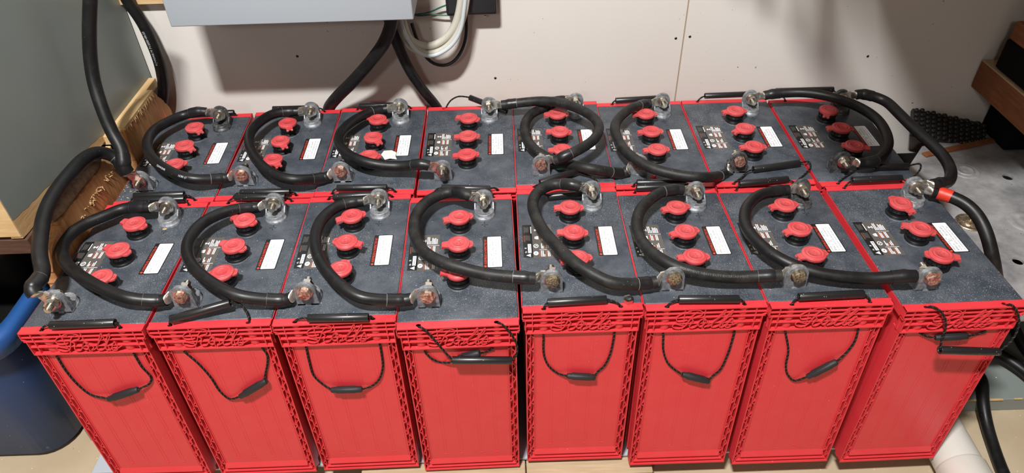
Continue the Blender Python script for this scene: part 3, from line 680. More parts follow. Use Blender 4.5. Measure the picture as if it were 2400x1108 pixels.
# front-row front handles: grip ends, rope loop below the collar, crimp sleeve
handle(BAT[0], ((-0.0418, 0.0071, 0.3940), (0.0525, 0.0084, 0.3940)), [top_rope((-0.0409, 0.0070, 0.3940), HOLE[0][0]), top_rope((0.0518, 0.0084, 0.3940), HOLE[0][1]),
    [(-0.0572, 0.0030, 0.3321), (-0.0571, 0.0030, 0.2977), (-0.0517, 0.0030, 0.2630), (-0.0411, 0.0030, 0.2392), (-0.0143, -0.0010, 0.2329)], [(0.0408, -0.0010, 0.2538), (0.0595, 0.0030, 0.2616), (0.0671, 0.0030, 0.2767), (0.0615, 0.0030, 0.3032), (0.0601, 0.0030, 0.3336)]], ((-0.0147, -0.0010, 0.2319), (0.0408, -0.0010, 0.2538)))
handle(BAT[1], ((-0.0549, 0.0083, 0.3960), (0.0308, 0.0279, 0.4070)), [top_rope((-0.0534, 0.0082, 0.3960), HOLE[0][0]), [(0.0287, 0.0271, 0.4070), (0.0400, 0.0304, 0.4050), (0.0529, 0.0207, 0.3960), (0.0586, 0.0106, 0.3880), HOLE[0][1] + Vector((0, 0, -0.01))],
    [(-0.0534, 0.0030, 0.3315), (-0.0404, 0.0030, 0.3032), (-0.0306, 0.0030, 0.2690), (-0.0255, 0.0030, 0.2337), (-0.0155, 0.0030, 0.2145), (0.0059, -0.0010, 0.2239)], [(0.0529, -0.0010, 0.2598), (0.0552, 0.0030, 0.2679), (0.0672, 0.0030, 0.3015), (0.0701, 0.0030, 0.3192), (0.0662, 0.0030, 0.3330)]], ((0.0053, -0.0010, 0.2239), (0.0565, -0.0010, 0.2607)))
handle(BAT[2], ((-0.0368, 0.0045, 0.3940), (0.0529, 0.0017, 0.3940)), [top_rope((-0.0356, 0.0044, 0.3940), HOLE[0][0]), top_rope((0.0516, 0.0017, 0.3940), HOLE[0][1]),
    [(-0.0520, 0.0030, 0.3340), (-0.0540, 0.0030, 0.2994), (-0.0535, 0.0030, 0.2647), (-0.0428, 0.0030, 0.2424), (-0.0311, -0.0010, 0.2344)], [(0.0179, -0.0010, 0.2311), (0.0313, 0.0030, 0.2317), (0.0463, 0.0030, 0.2464), (0.0575, 0.0030, 0.2769), (0.0601, 0.0030, 0.3103), (0.0607, 0.0030, 0.3339)]], ((-0.0314, -0.0010, 0.2327), (0.0186, -0.0010, 0.2313)))
handle(BAT[3], ((-0.0128, -0.0080, 0.3201), (0.0784, -0.0080, 0.3136)), [[HOLE[0][0] + Vector((0, 0, -.01)), (-0.0564, 0.0016, 0.3880), (-0.0491, -0.0010, 0.3839), (-0.0353, -0.0035, 0.3612), (-0.0220, -0.0060, 0.3360), (-0.0121, -0.0080, 0.3207)], [HOLE[0][1] + Vector((0, 0, -.01)), (0.0614, 0.0026, 0.3880), (0.0712, -0.0010, 0.3801), (0.0815, -0.0030, 0.3609), (0.0869, -0.0050, 0.3415), (0.0852, -0.0070, 0.3241), (0.0778, -0.0080, 0.3137)],
    [(-0.0553, 0.0030, 0.3305), (-0.0441, 0.0030, 0.3107), (-0.0306, 0.0055, 0.2994), (-0.0152, -0.0010, 0.3073), (0.0028, -0.0010, 0.3204)], [(0.0297, -0.0010, 0.3256), (0.0396, 0.0050, 0.3209), (0.0504, 0.0030, 0.3305)]], ((-0.0045, 0.0040, 0.3108), (0.0297, -0.0010, 0.3256)))
handle(BAT[4], ((-0.0525, 0.0111, 0.3940), (0.0363, 0.0142, 0.3940)), [top_rope((-0.0516, 0.0110, 0.3940), HOLE[0][0]), top_rope((0.0353, 0.0142, 0.3940), HOLE[0][1]),
    [(-0.0588, 0.0030, 0.3361), (-0.0577, 0.0030, 0.2856), (-0.0494, 0.0030, 0.2593), (-0.0339, 0.0030, 0.2408), (-0.0194, -0.0010, 0.2385)], [(0.0251, -0.0010, 0.2352), (0.0288, 0.0030, 0.2398), (0.0394, 0.0030, 0.2550), (0.0474, 0.0030, 0.2842), (0.0514, 0.0030, 0.3348)]], ((-0.0201, -0.0010, 0.2390), (0.0262, -0.0010, 0.2330)))
handle(BAT[5], ((-0.0408, 0.0126, 0.3940), (0.0481, 0.0088, 0.3940)), [top_rope((-0.0395, 0.0126, 0.3940), HOLE[0][0]), top_rope((0.0469, 0.0088, 0.3940), HOLE[0][1]),
    [(-0.0595, 0.0030, 0.3349), (-0.0552, 0.0030, 0.2949), (-0.0446, 0.0030, 0.2657), (-0.0301, 0.0030, 0.2484), (-0.0193, -0.0010, 0.2429)], [(0.0250, -0.0010, 0.2264), (0.0309, 0.0030, 0.2308), (0.0410, 0.0030, 0.2455), (0.0479, 0.0030, 0.2827), (0.0504, 0.0030, 0.3334)]], ((-0.0200, -0.0010, 0.2431), (0.0260, -0.0010, 0.2243)))
handle(BAT[6], ((-0.0484, 0.0129, 0.3940), (0.0490, 0.0153, 0.3940)), [top_rope((-0.0471, 0.0128, 0.3940), HOLE[0][0]), top_rope((0.0479, 0.0154, 0.3940), HOLE[0][1]),
    [(-0.0597, 0.0030, 0.3360), (-0.0450, 0.0030, 0.2903), (-0.0419, 0.0030, 0.2579), (-0.0346, 0.0030, 0.2355), (-0.0200, 0.0030, 0.2198), (-0.0034, -0.0010, 0.2322)], [(0.0353, -0.0010, 0.2661), (0.0486, 0.0030, 0.2824), (0.0544, 0.0030, 0.3064), (0.0530, 0.0030, 0.3335)]], ((-0.0036, -0.0010, 0.2322), (0.0358, -0.0010, 0.2660)))
handle(BAT[7], ((-0.0309, -0.0220, 0.3221), (0.0631, -0.0220, 0.3122)), [[HOLE[0][0] + Vector((0, 0, -.01)), (-0.0556, 0.0040, 0.3890), (-0.0488, -0.0018, 0.3900), (-0.0354, -0.0060, 0.3767), (-0.0306, -0.0120, 0.3620), (-0.0317, -0.0160, 0.3435), (-0.0303, -0.0220, 0.3220)], [HOLE[0][1] + Vector((0, 0, -.01)), (0.0619, 0.0013, 0.3890), (0.0705, -0.0020, 0.3822), (0.0790, -0.0070, 0.3672), (0.0826, -0.0120, 0.3459), (0.0755, -0.0180, 0.3268), (0.0624, -0.0220, 0.3123)],
    [(-0.0531, 0.0030, 0.3339), (-0.0391, 0.0030, 0.3255), (-0.0276, -0.0010, 0.3263)], [(0.0206, -0.0010, 0.3270), (0.0386, 0.0050, 0.3228), (0.0506, 0.0030, 0.3312)]], ((-0.0256, 0.0020, 0.3229), (0.0244, 0.0020, 0.3239)))
# handles lying along the line between the rows: back handles of the front row, front handles of the rear row
def side_handle(k, back, a, b):
    h0, h1 = HOLE[1 if back else 0]
    a, b = Vector(a), Vector(b); return handle(BAT[k], (a, b), [top_rope(a + (b - a).normalized() * .002, h0), top_rope(b - (b - a).normalized() * .002, h1)])
side_handle(0, 1, (-0.0388, 0.3171, 0.3940), (0.0510, 0.3178, 0.3940)); side_handle(8, 0, (-0.0499, 0.0111, 0.3980), (0.0409, 0.0090, 0.3980))
side_handle(1, 1, (-0.0437, 0.3159, 0.3940), (0.0480, 0.3137, 0.3940)); side_handle(9, 0, (-0.0421, 0.0057, 0.3970), (0.0488, 0.0027, 0.3970))
side_handle(2, 1, (-0.0467, 0.3053, 0.3940), (0.0428, 0.3083, 0.3940)); side_handle(10, 0, (-0.0477, 0.0074, 0.3970), (0.0434, 0.0051, 0.3970))
side_handle(3, 1, (-0.0388, 0.3211, 0.3920), (0.0539, 0.3215, 0.3920)); side_handle(11, 0, (-0.0447, 0.0031, 0.3970), (0.0439, -0.0041, 0.3970))
side_handle(4, 1, (-0.0344, 0.2811, 0.3940), (0.0547, 0.2907, 0.3960))
handle(BAT[12], ((-0.0480, 0.0028, 0.3970), (0.0225, 0.0360, 0.3980)), [[(-0.0464, 0.0027, 0.3970), (-0.0512, 0.0018, 0.3940), HOLE[0][0], HOLE[0][0] + Vector((0, 0, -.012))], [(0.0207, 0.0347, 0.3980), (0.0380, 0.0298, 0.3940), (0.0572, 0.0151, 0.3900), HOLE[0][1] + Vector((0, 0, .001)), HOLE[0][1] + Vector((0, 0, -.012))]])
side_handle(5, 1, (-0.0544, 0.3145, 0.3940), (0.0398, 0.3161, 0.3940)); side_handle(13, 0, (-0.0532, 0.0020, 0.3970), (0.0361, 0.0013, 0.3970))
side_handle(6, 1, (-0.0515, 0.3179, 0.3950), (0.0404, 0.3278, 0.3950))
handle(BAT[14], ((-0.0149, 0.0389, 0.3940), (0.0770, 0.0550, 0.3940)), [[(-0.0138, 0.0390, 0.3940), (-0.0277, 0.0320, 0.3940), (-0.0426, 0.0164, 0.3920), HOLE[0][0] + Vector((0, 0, .001)), HOLE[0][0] + Vector((0, 0, -.012))], [(0.0753, 0.0547, 0.3940), (0.0950, 0.0579, 0.3940), (0.0944, 0.0438, 0.3930), (0.0746, 0.0213, 0.3900), HOLE[0][1] + Vector((0, 0, .001)), HOLE[0][1] + Vector((0, 0, -.012))]])
side_handle(7, 1, (-0.0412, 0.3225, 0.3940), (0.0494, 0.3229, 0.3940))
handle(BAT[15], ((0.0212, 0.0432, 0.3940), (0.0839, 0.0427, 0.3940)), [[(0.0228, 0.0431, 0.3940), (-0.0127, 0.0382, 0.3940), (-0.0313, 0.0284, 0.3900), HOLE[0][0] + Vector((0, 0, .001)), HOLE[0][0] + Vector((0, 0, -.012))], [(0.0824, 0.0428, 0.3940), (0.1060, 0.0453, 0.3960), (0.1038, 0.0357, 0.3940), (0.0843, 0.0164, 0.3900), HOLE[0][1] + Vector((0, 0, -.006))]])
# back handles of the rear row, against the wall
side_handle(8, 1, Vector((-0.035, D - .008, H + .008)), Vector((0.056, D - .008, H + .008))); side_handle(9, 1, (-0.0527, 0.3151, 0.3940), (0.0428, 0.3133, 0.3940)); side_handle(10, 1, (-0.0512, 0.3111, 0.3940), (0.0418, 0.3109, 0.3940))
handle(BAT[11], ((0.0001, 0.3171, 0.4070), (0.0788, 0.2707, 0.3960)), [[HOLE[1][0] + Vector((0, 0, -.01)), (-0.0509, 0.3159, 0.3880), (-0.0406, 0.3163, 0.4020), (-0.0233, 0.3139, 0.4120), (0.0019, 0.3170, 0.4070)], [(0.0771, 0.2725, 0.3960), HOLE[1][1] + Vector((0, -.006, .006)), HOLE[1][1], HOLE[1][1] + Vector((0, 0, -.012))]])
side_handle(12, 1, (-0.0459, 0.3120, 0.3940), (0.0380, 0.3181, 0.3940)); side_handle(13, 1, (-0.0502, 0.3124, 0.3940), (0.0390, 0.3173, 0.3940)); side_handle(14, 1, (-0.0416, 0.3167, 0.3960), (0.0515, 0.3187, 0.3960)); side_handle(15, 1, (-0.0738, 0.3339, 0.3980), (0.0510, 0.3324, 0.3980))
# ------------------------------------------------------------------ cables
def lug_mesh(mat, off=0.0046):
    m = MB(); n = 14
    ring = [(0.0108 * math.cos(a), 0.0108 * math.sin(a)) for a in [math.radians(50 + 260 * i / n) for i in range(n + 1)]]
    pts = ring + [(0.0120, -0.0095), (0.0185, -0.0088), (0.0185, 0.0088), (0.0120, 0.0095)]
    F = Matrix(((1, 0, 0, 0), (0, 0, 1, 0), (0, 1, 0, 0), (0, 0, 0, 1)))     # prism xy -> lug xz, prism z -> lug y
    hole = [(0.0056 * math.cos(-2 * PI * i / 16), 0.0056 * math.sin(-2 * PI * i / 16)) for i in range(16)]
    m.prism(pts, -0.0017, 0.0017, mat, F, [hole], smooth=False)
    k = 18; vs = []; secs = [(0.0165, 0.0088, 0.0017, 0.0), (0.0190, 0.0090, 0.0022, off * .1), (0.0220, 0.0086, 0.0050, off * .55), (0.0250, 0.0080, 0.0074, off * .95), (0.0340, 0.0080, 0.0078, off)]
    for x, hz, hy, oy in secs:
        for i in range(k): a = 2 * PI * i / k; vs.append((x, oy + hy * math.sin(a), hz * math.cos(a)))
    fs = [(j * k + i, j * k + (i + 1) % k, (j + 1) * k + (i + 1) % k, (j + 1) * k + i) for j in range(len(secs) - 1) for i in range(k)]
    m.add(vs, fs, mat, True)
    return m.mesh('lug')
ME_LUG = {(c, o): lug_mesh(c, o) for c in ('tinned_lug', 'lug_coppery') for o in (0.0046, 0.0080)}
def lug_frame(k, which, face, phi, shift=0.0):
    """face 'foot': lug lies on the foot side of the ear; 'ear': on the far side. phi: direction in degrees, 0 = +x, 180 = -x, 90 = up"""
    pos = which == 'pos'
    wrap = face == 'wrap'           # behind the ear, with the barrel bent round towards its far side
    if wrap: face = 'foot'
    y = (0.0093 if face == 'foot' else 0.0194) + (-shift if face == 'foot' else shift)
    c = post_matrix(k, which) @ Vector((0, y, 0.028))
    out = Vector((0, -1, 0)) if (face == 'foot') == pos else Vector((0, 1, 0))
    if wrap: out = -out
    d = Vector((math.cos(math.radians(phi)), 0, math.sin(math.radians(phi))))
    z = d.cross(out)
    M = Matrix((( d.x, out.x, z.x, c.x), (d.y, out.y, z.y, c.y), (d.z, out.z, z.z, c.z), (0, 0, 0, 1)))
    return BM[k] @ M
CB = 'cables of the bank'
def cable(label, start, mids, end, mat='cable_black', r=0.0097, boots=('shrink_black', 'shrink_black'), ring=(1, 1), lugs=('tinned_lug', 'tinned_lug'), prints=(), lead=0.034, name='battery_cable'):
    t = thing(name, label, 'cable', None, CB); pts = []
    ends = []
    if start: M = lug_frame(*start); ends.append((M, 0, 0.0046)); pts += [M @ Vector((0.026, 0.0046, 0)), M @ Vector((lead, 0.0046, 0))]
    pts += [Vector(p) for p in mids]
    if end: o = 0.0080 if end[2] == 'wrap' else 0.0046; M = lug_frame(*end); ends.append((M, 1, o)); pts += [M @ Vector((lead, o, 0)), M @ Vector((0.026, o, 0))]
    path = smooth_path(spline(pts, 0.005), 6)
    m = MB(); m.tube(path, r, mat, 20)
    obj('jacket', m, t)
    for s, sz, s0, ang, pm, flip in prints:
        m = MB(); text_on_tube(m, path, s0, s, sz, r, ang, pm, flip); obj('printed_text', m, t, label='text printed along the cable jacket')
    for M, e, o in ends:
        seq = path if e == 0 else path[::-1]; L = 0; bp = [seq[0]]
        for i in range(1, len(seq)):
            L += (seq[i] - seq[i - 1]).length; bp.append(seq[i])
            if L > 0.031: break
        n = len(bp); m = MB()
        rad = [(0.0092 + (r + 0.0009 - 0.0092) * min(1, max(0, (i / (n - 1) - .25) / .2))) + (0.0005 if i in (n // 2,) else 0) for i in range(n)]
        m.tube(bp, rad, boots[e], 20); obj('boot', m, t, label='red heat-shrink boot' if boots[e] == 'shrink_red' else None)
        if ring[e]:
            q = bp[-1]; d = (bp[-1] - bp[-2]).normalized(); m = MB(); m.tube([q - d * .0001, q + d * .0006], r + 0.0004, 'edge_grey' if ring[e] == 1 else 'print_dim', 20); obj('boot_edge', m, t)
        obj('lug', ME_LUG[(lugs[e], o)], t, M)
    return t
f = 'foot'; e_ = 'ear'; wr = 'wrap'
cable('black cable looping left from the first front battery to the second', (0, 'pos', f, 176),
      [(-0.6825, 0.2695, 0.4140), (-0.7020, 0.2512, 0.4150), (-0.7300, 0.2256, 0.4160), (-0.7435, 0.1929, 0.4170), (-0.7340, 0.1511, 0.4190), (-0.7066, 0.1149, 0.4210), (-0.6606, 0.0775, 0.4240), (-0.6189, 0.0536, 0.4210), (-0.5813, 0.0406, 0.4160)], (1, 'neg', wr, 196), lugs=('tinned_lug', 'tinned_lug'), ring=(2, 2))
cable('black cable looping left from the second front battery to the third', (1, 'pos', f, 190),
      [(-0.4900, 0.2559, 0.4140), (-0.5052, 0.2458, 0.4150), (-0.5276, 0.2223, 0.4160), (-0.5376, 0.1827, 0.4170), (-0.5298, 0.1412, 0.4190), (-0.5093, 0.1055, 0.4210), (-0.4802, 0.0739, 0.4230), (-0.4483, 0.0512, 0.4210), (-0.4188, 0.0386, 0.4160)], (2, 'neg', wr, 206), ring=(2, 2))
cable('black cable looping left from the third front battery to the fourth', (2, 'pos', f, 182),
      [(-0.3030, 0.2595, 0.4140), (-0.3135, 0.2484, 0.4150), (-0.3277, 0.2226, 0.4160), (-0.3319, 0.1841, 0.4170), (-0.3264, 0.1481, 0.4180), (-0.3116, 0.1092, 0.4190), (-0.2877, 0.0703, 0.4210), (-0.2626, 0.0436, 0.4200), (-0.2375, 0.0276, 0.4160)], (3, 'neg', wr, 194), ring=(2, 1))
cable('worn black cable looping over the fourth front battery to the fifth', (3, 'pos', f, 152),
      [(-0.1101, 0.2825, 0.4180), (-0.1368, 0.2753, 0.4160), (-0.1589, 0.2505, 0.4170), (-0.1707, 0.2155, 0.4180), (-0.1704, 0.1780, 0.4190), (-0.1595, 0.1376, 0.4200), (-0.1389, 0.1070, 0.4230), (-0.1138, 0.0860, 0.4260), (-0.0779, 0.0721, 0.4230), (-0.0434, 0.0664, 0.4170)], (4, 'neg', wr, 172), 'cable_worn')
cable('black cable curving across the fifth front battery to the sixth', (4, 'pos', f, 152),
      [(0.0691, 0.2973, 0.4170), (0.0559, 0.2916, 0.4170), (0.0353, 0.2717, 0.4170), (0.0271, 0.2395, 0.4180), (0.0309, 0.2044, 0.4190), (0.0425, 0.1618, 0.4200), (0.0618, 0.1191, 0.4230), (0.0866, 0.0760, 0.4250), (0.1189, 0.0490, 0.4200), (0.1391, 0.0402, 0.4160)], (5, 'neg', wr, 196), 'cable_worn')
cable('worn black cable with embossed lettering from the sixth front battery', (5, 'pos', f, 166),
      [(0.2532, 0.2674, 0.4140), (0.2377, 0.2536, 0.4150), (0.2134, 0.2260, 0.4160), (0.1982, 0.1902, 0.4170), (0.1932, 0.1512, 0.4180), (0.2001, 0.1168, 0.4200), (0.2167, 0.0837, 0.4230), (0.2397, 0.0624, 0.4230), (0.2748, 0.0517, 0.4180), (0.3107, 0.0472, 0.4150), (0.3411, 0.0468, 0.4140)], (6, 'neg', wr, 180), 'cable_worn',
      prints=(('EQUIPMENT  HEAVY DUTY ENTERTAINMENT', 0.0050, -0.150, 0.75, 'print_dim', False),), ring=(1, 2))
cable('black cable looping left from the seventh front battery to the eighth', (6, 'pos', f, 178),
      [(0.4240, 0.2521, 0.4140), (0.4110, 0.2422, 0.4150), (0.3879, 0.2150, 0.4160), (0.3743, 0.1813, 0.4170), (0.3710, 0.1510, 0.4180), (0.3791, 0.1169, 0.4190), (0.3945, 0.0841, 0.4200), (0.4242, 0.0591, 0.4180), (0.4567, 0.0453, 0.4160), (0.4921, 0.0377, 0.4150), (0.5231, 0.0346, 0.4140)], (7, 'neg', wr, 172), ring=(0, 0))
cable('black cable with white print, first loop of the rear row', (8, 'pos', f, 160),
      [(-0.6828, 0.5865, 0.4140), (-0.6978, 0.5690, 0.4150), (-0.7199, 0.5313, 0.4160), (-0.7174, 0.4785, 0.4170), (-0.6862, 0.4196, 0.4190), (-0.6496, 0.3810, 0.4220), (-0.6139, 0.3572, 0.4200), (-0.5855, 0.3499, 0.4150)], (9, 'neg', wr, 192), lugs=('tinned_lug', 'lug_coppery'),
      prints=(('22/044/204B', 0.0050, -0.140, 0.75, 'print_white', False), ('1530 (1', 0.0050, -0.085, 0.75, 'print_white', False)), ring=(2, 1))
cable('black cable looping left from the second rear battery to the third', (9, 'pos', f, 178),
      [(-0.4835, 0.5867, 0.4140), (-0.4984, 0.5754, 0.4150), (-0.5155, 0.5424, 0.4160), (-0.5221, 0.5083, 0.4170), (-0.5138, 0.4637, 0.4180), (-0.4944, 0.4197, 0.4190), (-0.4680, 0.3811, 0.4180), (-0.4358, 0.3526, 0.4160), (-0.4016, 0.3387, 0.4150)], (10, 'neg', wr, 206), lugs=('tinned_lug', 'lug_coppery'), ring=(2, 2))
cable('black cable looping over the third rear battery to the fourth', (10, 'pos', f, 184),
      [(-0.2979, 0.5719, 0.4140), (-0.3103, 0.5571, 0.4150), (-0.3312, 0.5248, 0.4160), (-0.3415, 0.4886, 0.4170), (-0.3376, 0.4520, 0.4190), (-0.3184, 0.4148, 0.4210), (-0.2846, 0.3810, 0.4240), (-0.2477, 0.3709, 0.4190), (-0.2141, 0.3714, 0.4150)], (11, 'neg', e_, 152), ring=(1, 1), lugs=('tinned_lug', 'lug_coppery'))
cable('thick worn cable looping right over the fifth rear battery, upper of two', (11, 'pos', f, 6),
      [(0.0317, 0.5870, 0.4200), (0.0647, 0.5786, 0.4260), (0.0967, 0.5606, 0.4310), (0.1274, 0.5358, 0.4330), (0.1535, 0.5055, 0.4330), (0.1665, 0.4724, 0.4320), (0.1637, 0.4444, 0.4310), (0.1517, 0.4177, 0.4300), (0.1294, 0.3938, 0.4300), (0.1051, 0.3747, 0.4290), (0.0883, 0.3700, 0.4250)], (12, 'neg', wr, 14), 'cable_worn')
cable('thick worn cable looping left, lower of two crossing rear loops', (12, 'pos', f, 166),
      [(0.0702, 0.5880, 0.4050), (0.0519, 0.5785, 0.4040), (0.0348, 0.5543, 0.4050), (0.0246, 0.5187, 0.4060), (0.0240, 0.4814, 0.4060), (0.0318, 0.4467, 0.4050), (0.0479, 0.4217, 0.4020), (0.0702, 0.4045, 0.3980), (0.1021, 0.3839, 0.3990), (0.1421, 0.3566, 0.4060)], (13, 'neg', wr, 218), 'cable_worn')
cable('black cable from the sixth rear battery swinging to the seventh', (13, 'pos', f, 184),
      [(0.2459, 0.5597, 0.4140), (0.2328, 0.5448, 0.4150), (0.2087, 0.5075, 0.4160), (0.1997, 0.4755, 0.4170), (0.1996, 0.4363, 0.4180), (0.2083, 0.3954, 0.4180), (0.2267, 0.3606, 0.4170), (0.2541, 0.3344, 0.4160), (0.2924, 0.3157, 0.4150), (0.3322, 0.3075, 0.4140)], (14, 'neg', wr, 236), 'cable_worn', boots=('shrink_black', 'shrink_black'))
cable('black cable arching right round the caps of the last rear battery', (14, 'pos', f, 18),
      [(0.5746, 0.5847, 0.4240), (0.6007, 0.5771, 0.4280), (0.6254, 0.5659, 0.4300), (0.6489, 0.5501, 0.4310), (0.6755, 0.5257, 0.4310), (0.7002, 0.4955, 0.4280), (0.7129, 0.4622, 0.4240), (0.7127, 0.4278, 0.4200), (0.7039, 0.3938, 0.4170), (0.6832, 0.3617, 0.4140), (0.6641, 0.3461, 0.4110)], (15, 'neg', e_, -6), ring=(0, 1))
cable('black cable hooking round the right ends of both rows', (15, 'pos', f, 18),
      [(0.7666, 0.5602, 0.4140), (0.7741, 0.5052, 0.4140), (0.7804, 0.4495, 0.4120), (0.7889, 0.4029, 0.4100), (0.7965, 0.3632, 0.4060), (0.7897, 0.3179, 0.4030), (0.7695, 0.2856, 0.4040)], (7, 'pos', f, 12), ring=(0, 0), r=0.0102)
cable('black cable with a red boot leaving the last front battery', (7, 'pos', f, -12, 0.0036),
      [(0.7589, 0.2218, 0.4080), (0.7732, 0.1959, 0.4000), (0.7785, 0.1711, 0.3880), (0.7828, 0.1522, 0.3720), (0.7910, 0.1338, 0.3450), (0.8181, 0.1399, 0.3000), (0.8910, 0.1740, 0.2000), (1.03,.29,.05), (1.05,.22,.006), (1.12,.10,-.02), (1.3,.0,-.038)], None, boots=('shrink_red', 'shrink_red'), ring=(0, 0), r=0.0106)
cable('black cable arching from the first front battery back to the rear one', (0, 'neg', e_, 128),
      [(-0.7110, 0.0676, 0.4460), (-0.7229, 0.0915, 0.4580), (-0.7336, 0.1275, 0.4700), (-0.7448, 0.1748, 0.4800), (-0.7482, 0.2228, 0.4860), (-0.7463, 0.2752, 0.4880), (-0.7472, 0.3298, 0.4820), (-0.7411, 0.3620, 0.4720), (-0.7265, 0.3721, 0.4580), (-0.7137, 0.3695, 0.4440)], (8, 'neg', e_, 128), ring=(1, 1), r=0.0112)
cable('long black cable dropping from the top to the first rear battery', None,
      [(-0.6746, 0.4700, 0.7887), (-0.7042, 0.4600, 0.7090), (-0.7198, 0.4500, 0.6631), (-0.7329, 0.4400, 0.6154), (-0.7358, 0.4250, 0.5750), (-0.7290, 0.4050, 0.5363), (-0.7174, 0.3850, 0.4959), (-0.7033, 0.3680, 0.4685)], (8, 'neg', e_, 112, 0.0036), ring=(0, 0), r=0.0115, lugs=('tinned_lug', 'lug_coppery'), lead=0.036)
def loose(label, pts, r, mat='cable_black', cat='cable', name='loose_cable', step=0.008, prints=(), group=None, n=16):
    path = smooth_path(spline(pts, step), 4); m = MB(); m.tube(path, r, mat, n)
    if not prints:
        o = obj(name, m); return tag(o, label, cat, group)
    t = thing(name, label, cat); obj('jacket', m, t)
    for s, sz, s0, ang, pm, fl_ in prints:
        m = MB(); text_on_tube(m, path, s0, s, sz, r, ang, pm, fl_); obj('printed_text', m, t, label='white text printed along the jacket')
    return t
loose('black printed cable bending down the wall beside the grey panel', [(-0.7476, 0.6600, 0.7138), (-0.7521, 0.6650, 0.6297), (-0.7409, 0.6680, 0.5888), (-0.7358, 0.6700, 0.5385), (-0.7376, 0.6720, 0.4813), (-0.7504, 0.6740, 0.4265), (-0.7784, 0.6760, 0.3599), (-.79,.676,.25), (-.80,.675,.03)], 0.0115,
      prints=(('4 (+NWB M 71/200/-00:33', 0.0070, 0.225, 3.3, 'print_white', True),))
loose('thick black cable curving left down behind the rear batteries', [(-0.2108, 0.6000, 0.6872), (-0.2252, 0.6000, 0.6057), (-0.2443, 0.6050, 0.5588), (-0.2803, 0.6150, 0.5115), (-0.3292, 0.6300, 0.4577), (-0.3770, 0.6500, 0.4083), (-0.4064, 0.6680, 0.3655), (-.395,.678,.28), (-.41,.678,.05)], 0.0128)
loose('thick black cable slanting right down behind the rear batteries', [(-0.2350, 0.6400, 0.6572), (-0.2402, 0.6450, 0.5784), (-0.2301, 0.6500, 0.5259), (-0.2128, 0.6550, 0.4655), (-0.1913, 0.6620, 0.4160), (-0.1665, 0.6720, 0.3698), (-.145,.678,.30), (-.13,.678,.05)], 0.0108)
loose('black cable coming up behind the last front battery and over the pipe side', [(1.0206, 0.1309, 0.0120), (1.0083, 0.1693, 0.0140), (0.9952, 0.1902, 0.0160), (0.9787, 0.2106, 0.0180), (.925,.262,.020), (.898,.225,.014), (0.9229, 0.1626, 0.0040), (0.9070, 0.1189, -0.0080), (0.9013, 0.0760, -0.0300), (0.8939, 0.0332, -0.0385), (0.8817, -0.0226, -0.0385), (0.8779, -0.0586, -0.0385)], 0.0112)

# ------------------------------------------------------------------ on the wall
t = thing('equipment_box', 'light grey metal equipment box on the wall, seen from below its edge', 'box', T_((0, 0, 0)))
p0, p1 = Vector((-0.6221, 0.5350, 0.6275)), Vector((-0.1769, 0.5350, 0.6241)); zb = (p0.z + p1.z) / 2
m = MB(); m.rbox(p0.x, p1.x, .535, WY, zb, zb + 0.62, 0.0025, 'box_grey', 2); obj('housing', m, t)
m = MB(); m.box(p0.x + .012, p1.x - .012, .547, WY, zb - .0025, zb + .001, 'box_black'); obj('gland_plate', m, t)
t = thing('junction_box', 'small black plastic box on the wall right of the grey box', 'box')
a, b = Vector((-0.1265, 0.6720, 0.5760)), Vector((-0.0242, 0.6720, 0.5773))
m = MB(); m.rbox(a.x, b.x, .668, WY, a.z, a.z + .16, 0.004, 'box_black', 2); obj('body', m, t)
m = MB(); m.rbox(a.x + .004, b.x - .004, .664, .670, a.z + .005, a.z + .155, 0.0025, 'box_black', 2); obj('cover', m, t)
m = MB(); m.lathe([(0.0, 0.002), (0.002, 0.0018), (0.0028, 0)], 'steel', 12, M=T_((-0.0489, 0.6840, 0.5686)) @ Rx(PI)); obj('screw', m, t)
loose('dark green wire arching between the grey box and the black box', [(-0.2081, 0.6900, 0.5728), (-0.1821, 0.6920, 0.5721), (-0.1581, 0.6930, 0.5764), (-0.1416, 0.6920, 0.5844), (-0.1216, 0.6880, 0.5925)], 0.0017, 'wire_green', 'wire', 'green_wire', .004, n=8)
loose('dark green wire running straight below the arched green wire', [(-0.2082, 0.6940, 0.5748), (-0.1869, 0.6930, 0.5682), (-0.1603, 0.6920, 0.5705), (-0.1385, 0.6910, 0.5685), (-0.1147, 0.6900, 0.5690)], 0.0017, 'wire_green', 'wire', 'green_wire', .004, n=8)
SH = 'pale sheathed cables looped beside the grey box'
loose('thick cream sheathed cable, inner strand of the pale loop', [(-0.2239, 0.6600, 0.5981), (-0.2162, 0.6550, 0.5508), (-0.1927, 0.6520, 0.5256), (-0.1669, 0.6500, 0.5192), (-0.1397, 0.6500, 0.5295), (-0.1144, 0.6520, 0.5535), (-0.1000, 0.6550, 0.5876), (-0.0901, 0.6600, 0.6371)], 0.0078, 'sheath_cream', 'cable', 'sheathed_cable', group=SH)
loose('flat cream cable just outside the inner strand of the pale loop', [(-0.2147, 0.6550, 0.5999), (-0.2053, 0.6500, 0.5436), (-0.1850, 0.6460, 0.5104), (-0.1633, 0.6440, 0.5068), (-0.1360, 0.6440, 0.5172), (-0.1117, 0.6460, 0.5396), (-0.0900, 0.6480, 0.5813), (-0.0771, 0.6500, 0.6405)], 0.0055, 'sheath_cream', 'cable', 'sheathed_cable', group=SH)
loose('slim white cable, outer strand of the pale loop', [(-0.2185, 0.6450, 0.5954), (-0.2106, 0.6420, 0.5519), (-0.1902, 0.6380, 0.5143), (-0.1665, 0.6360, 0.5042), (-0.1396, 0.6360, 0.5118), (-0.1157, 0.6380, 0.5287), (-0.0981, 0.6400, 0.5582), (-0.0886, 0.6420, 0.6013), (-0.0811, 0.6450, 0.6425)], 0.0042, 'sheath_white', 'cable', 'sheathed_cable', group=SH)
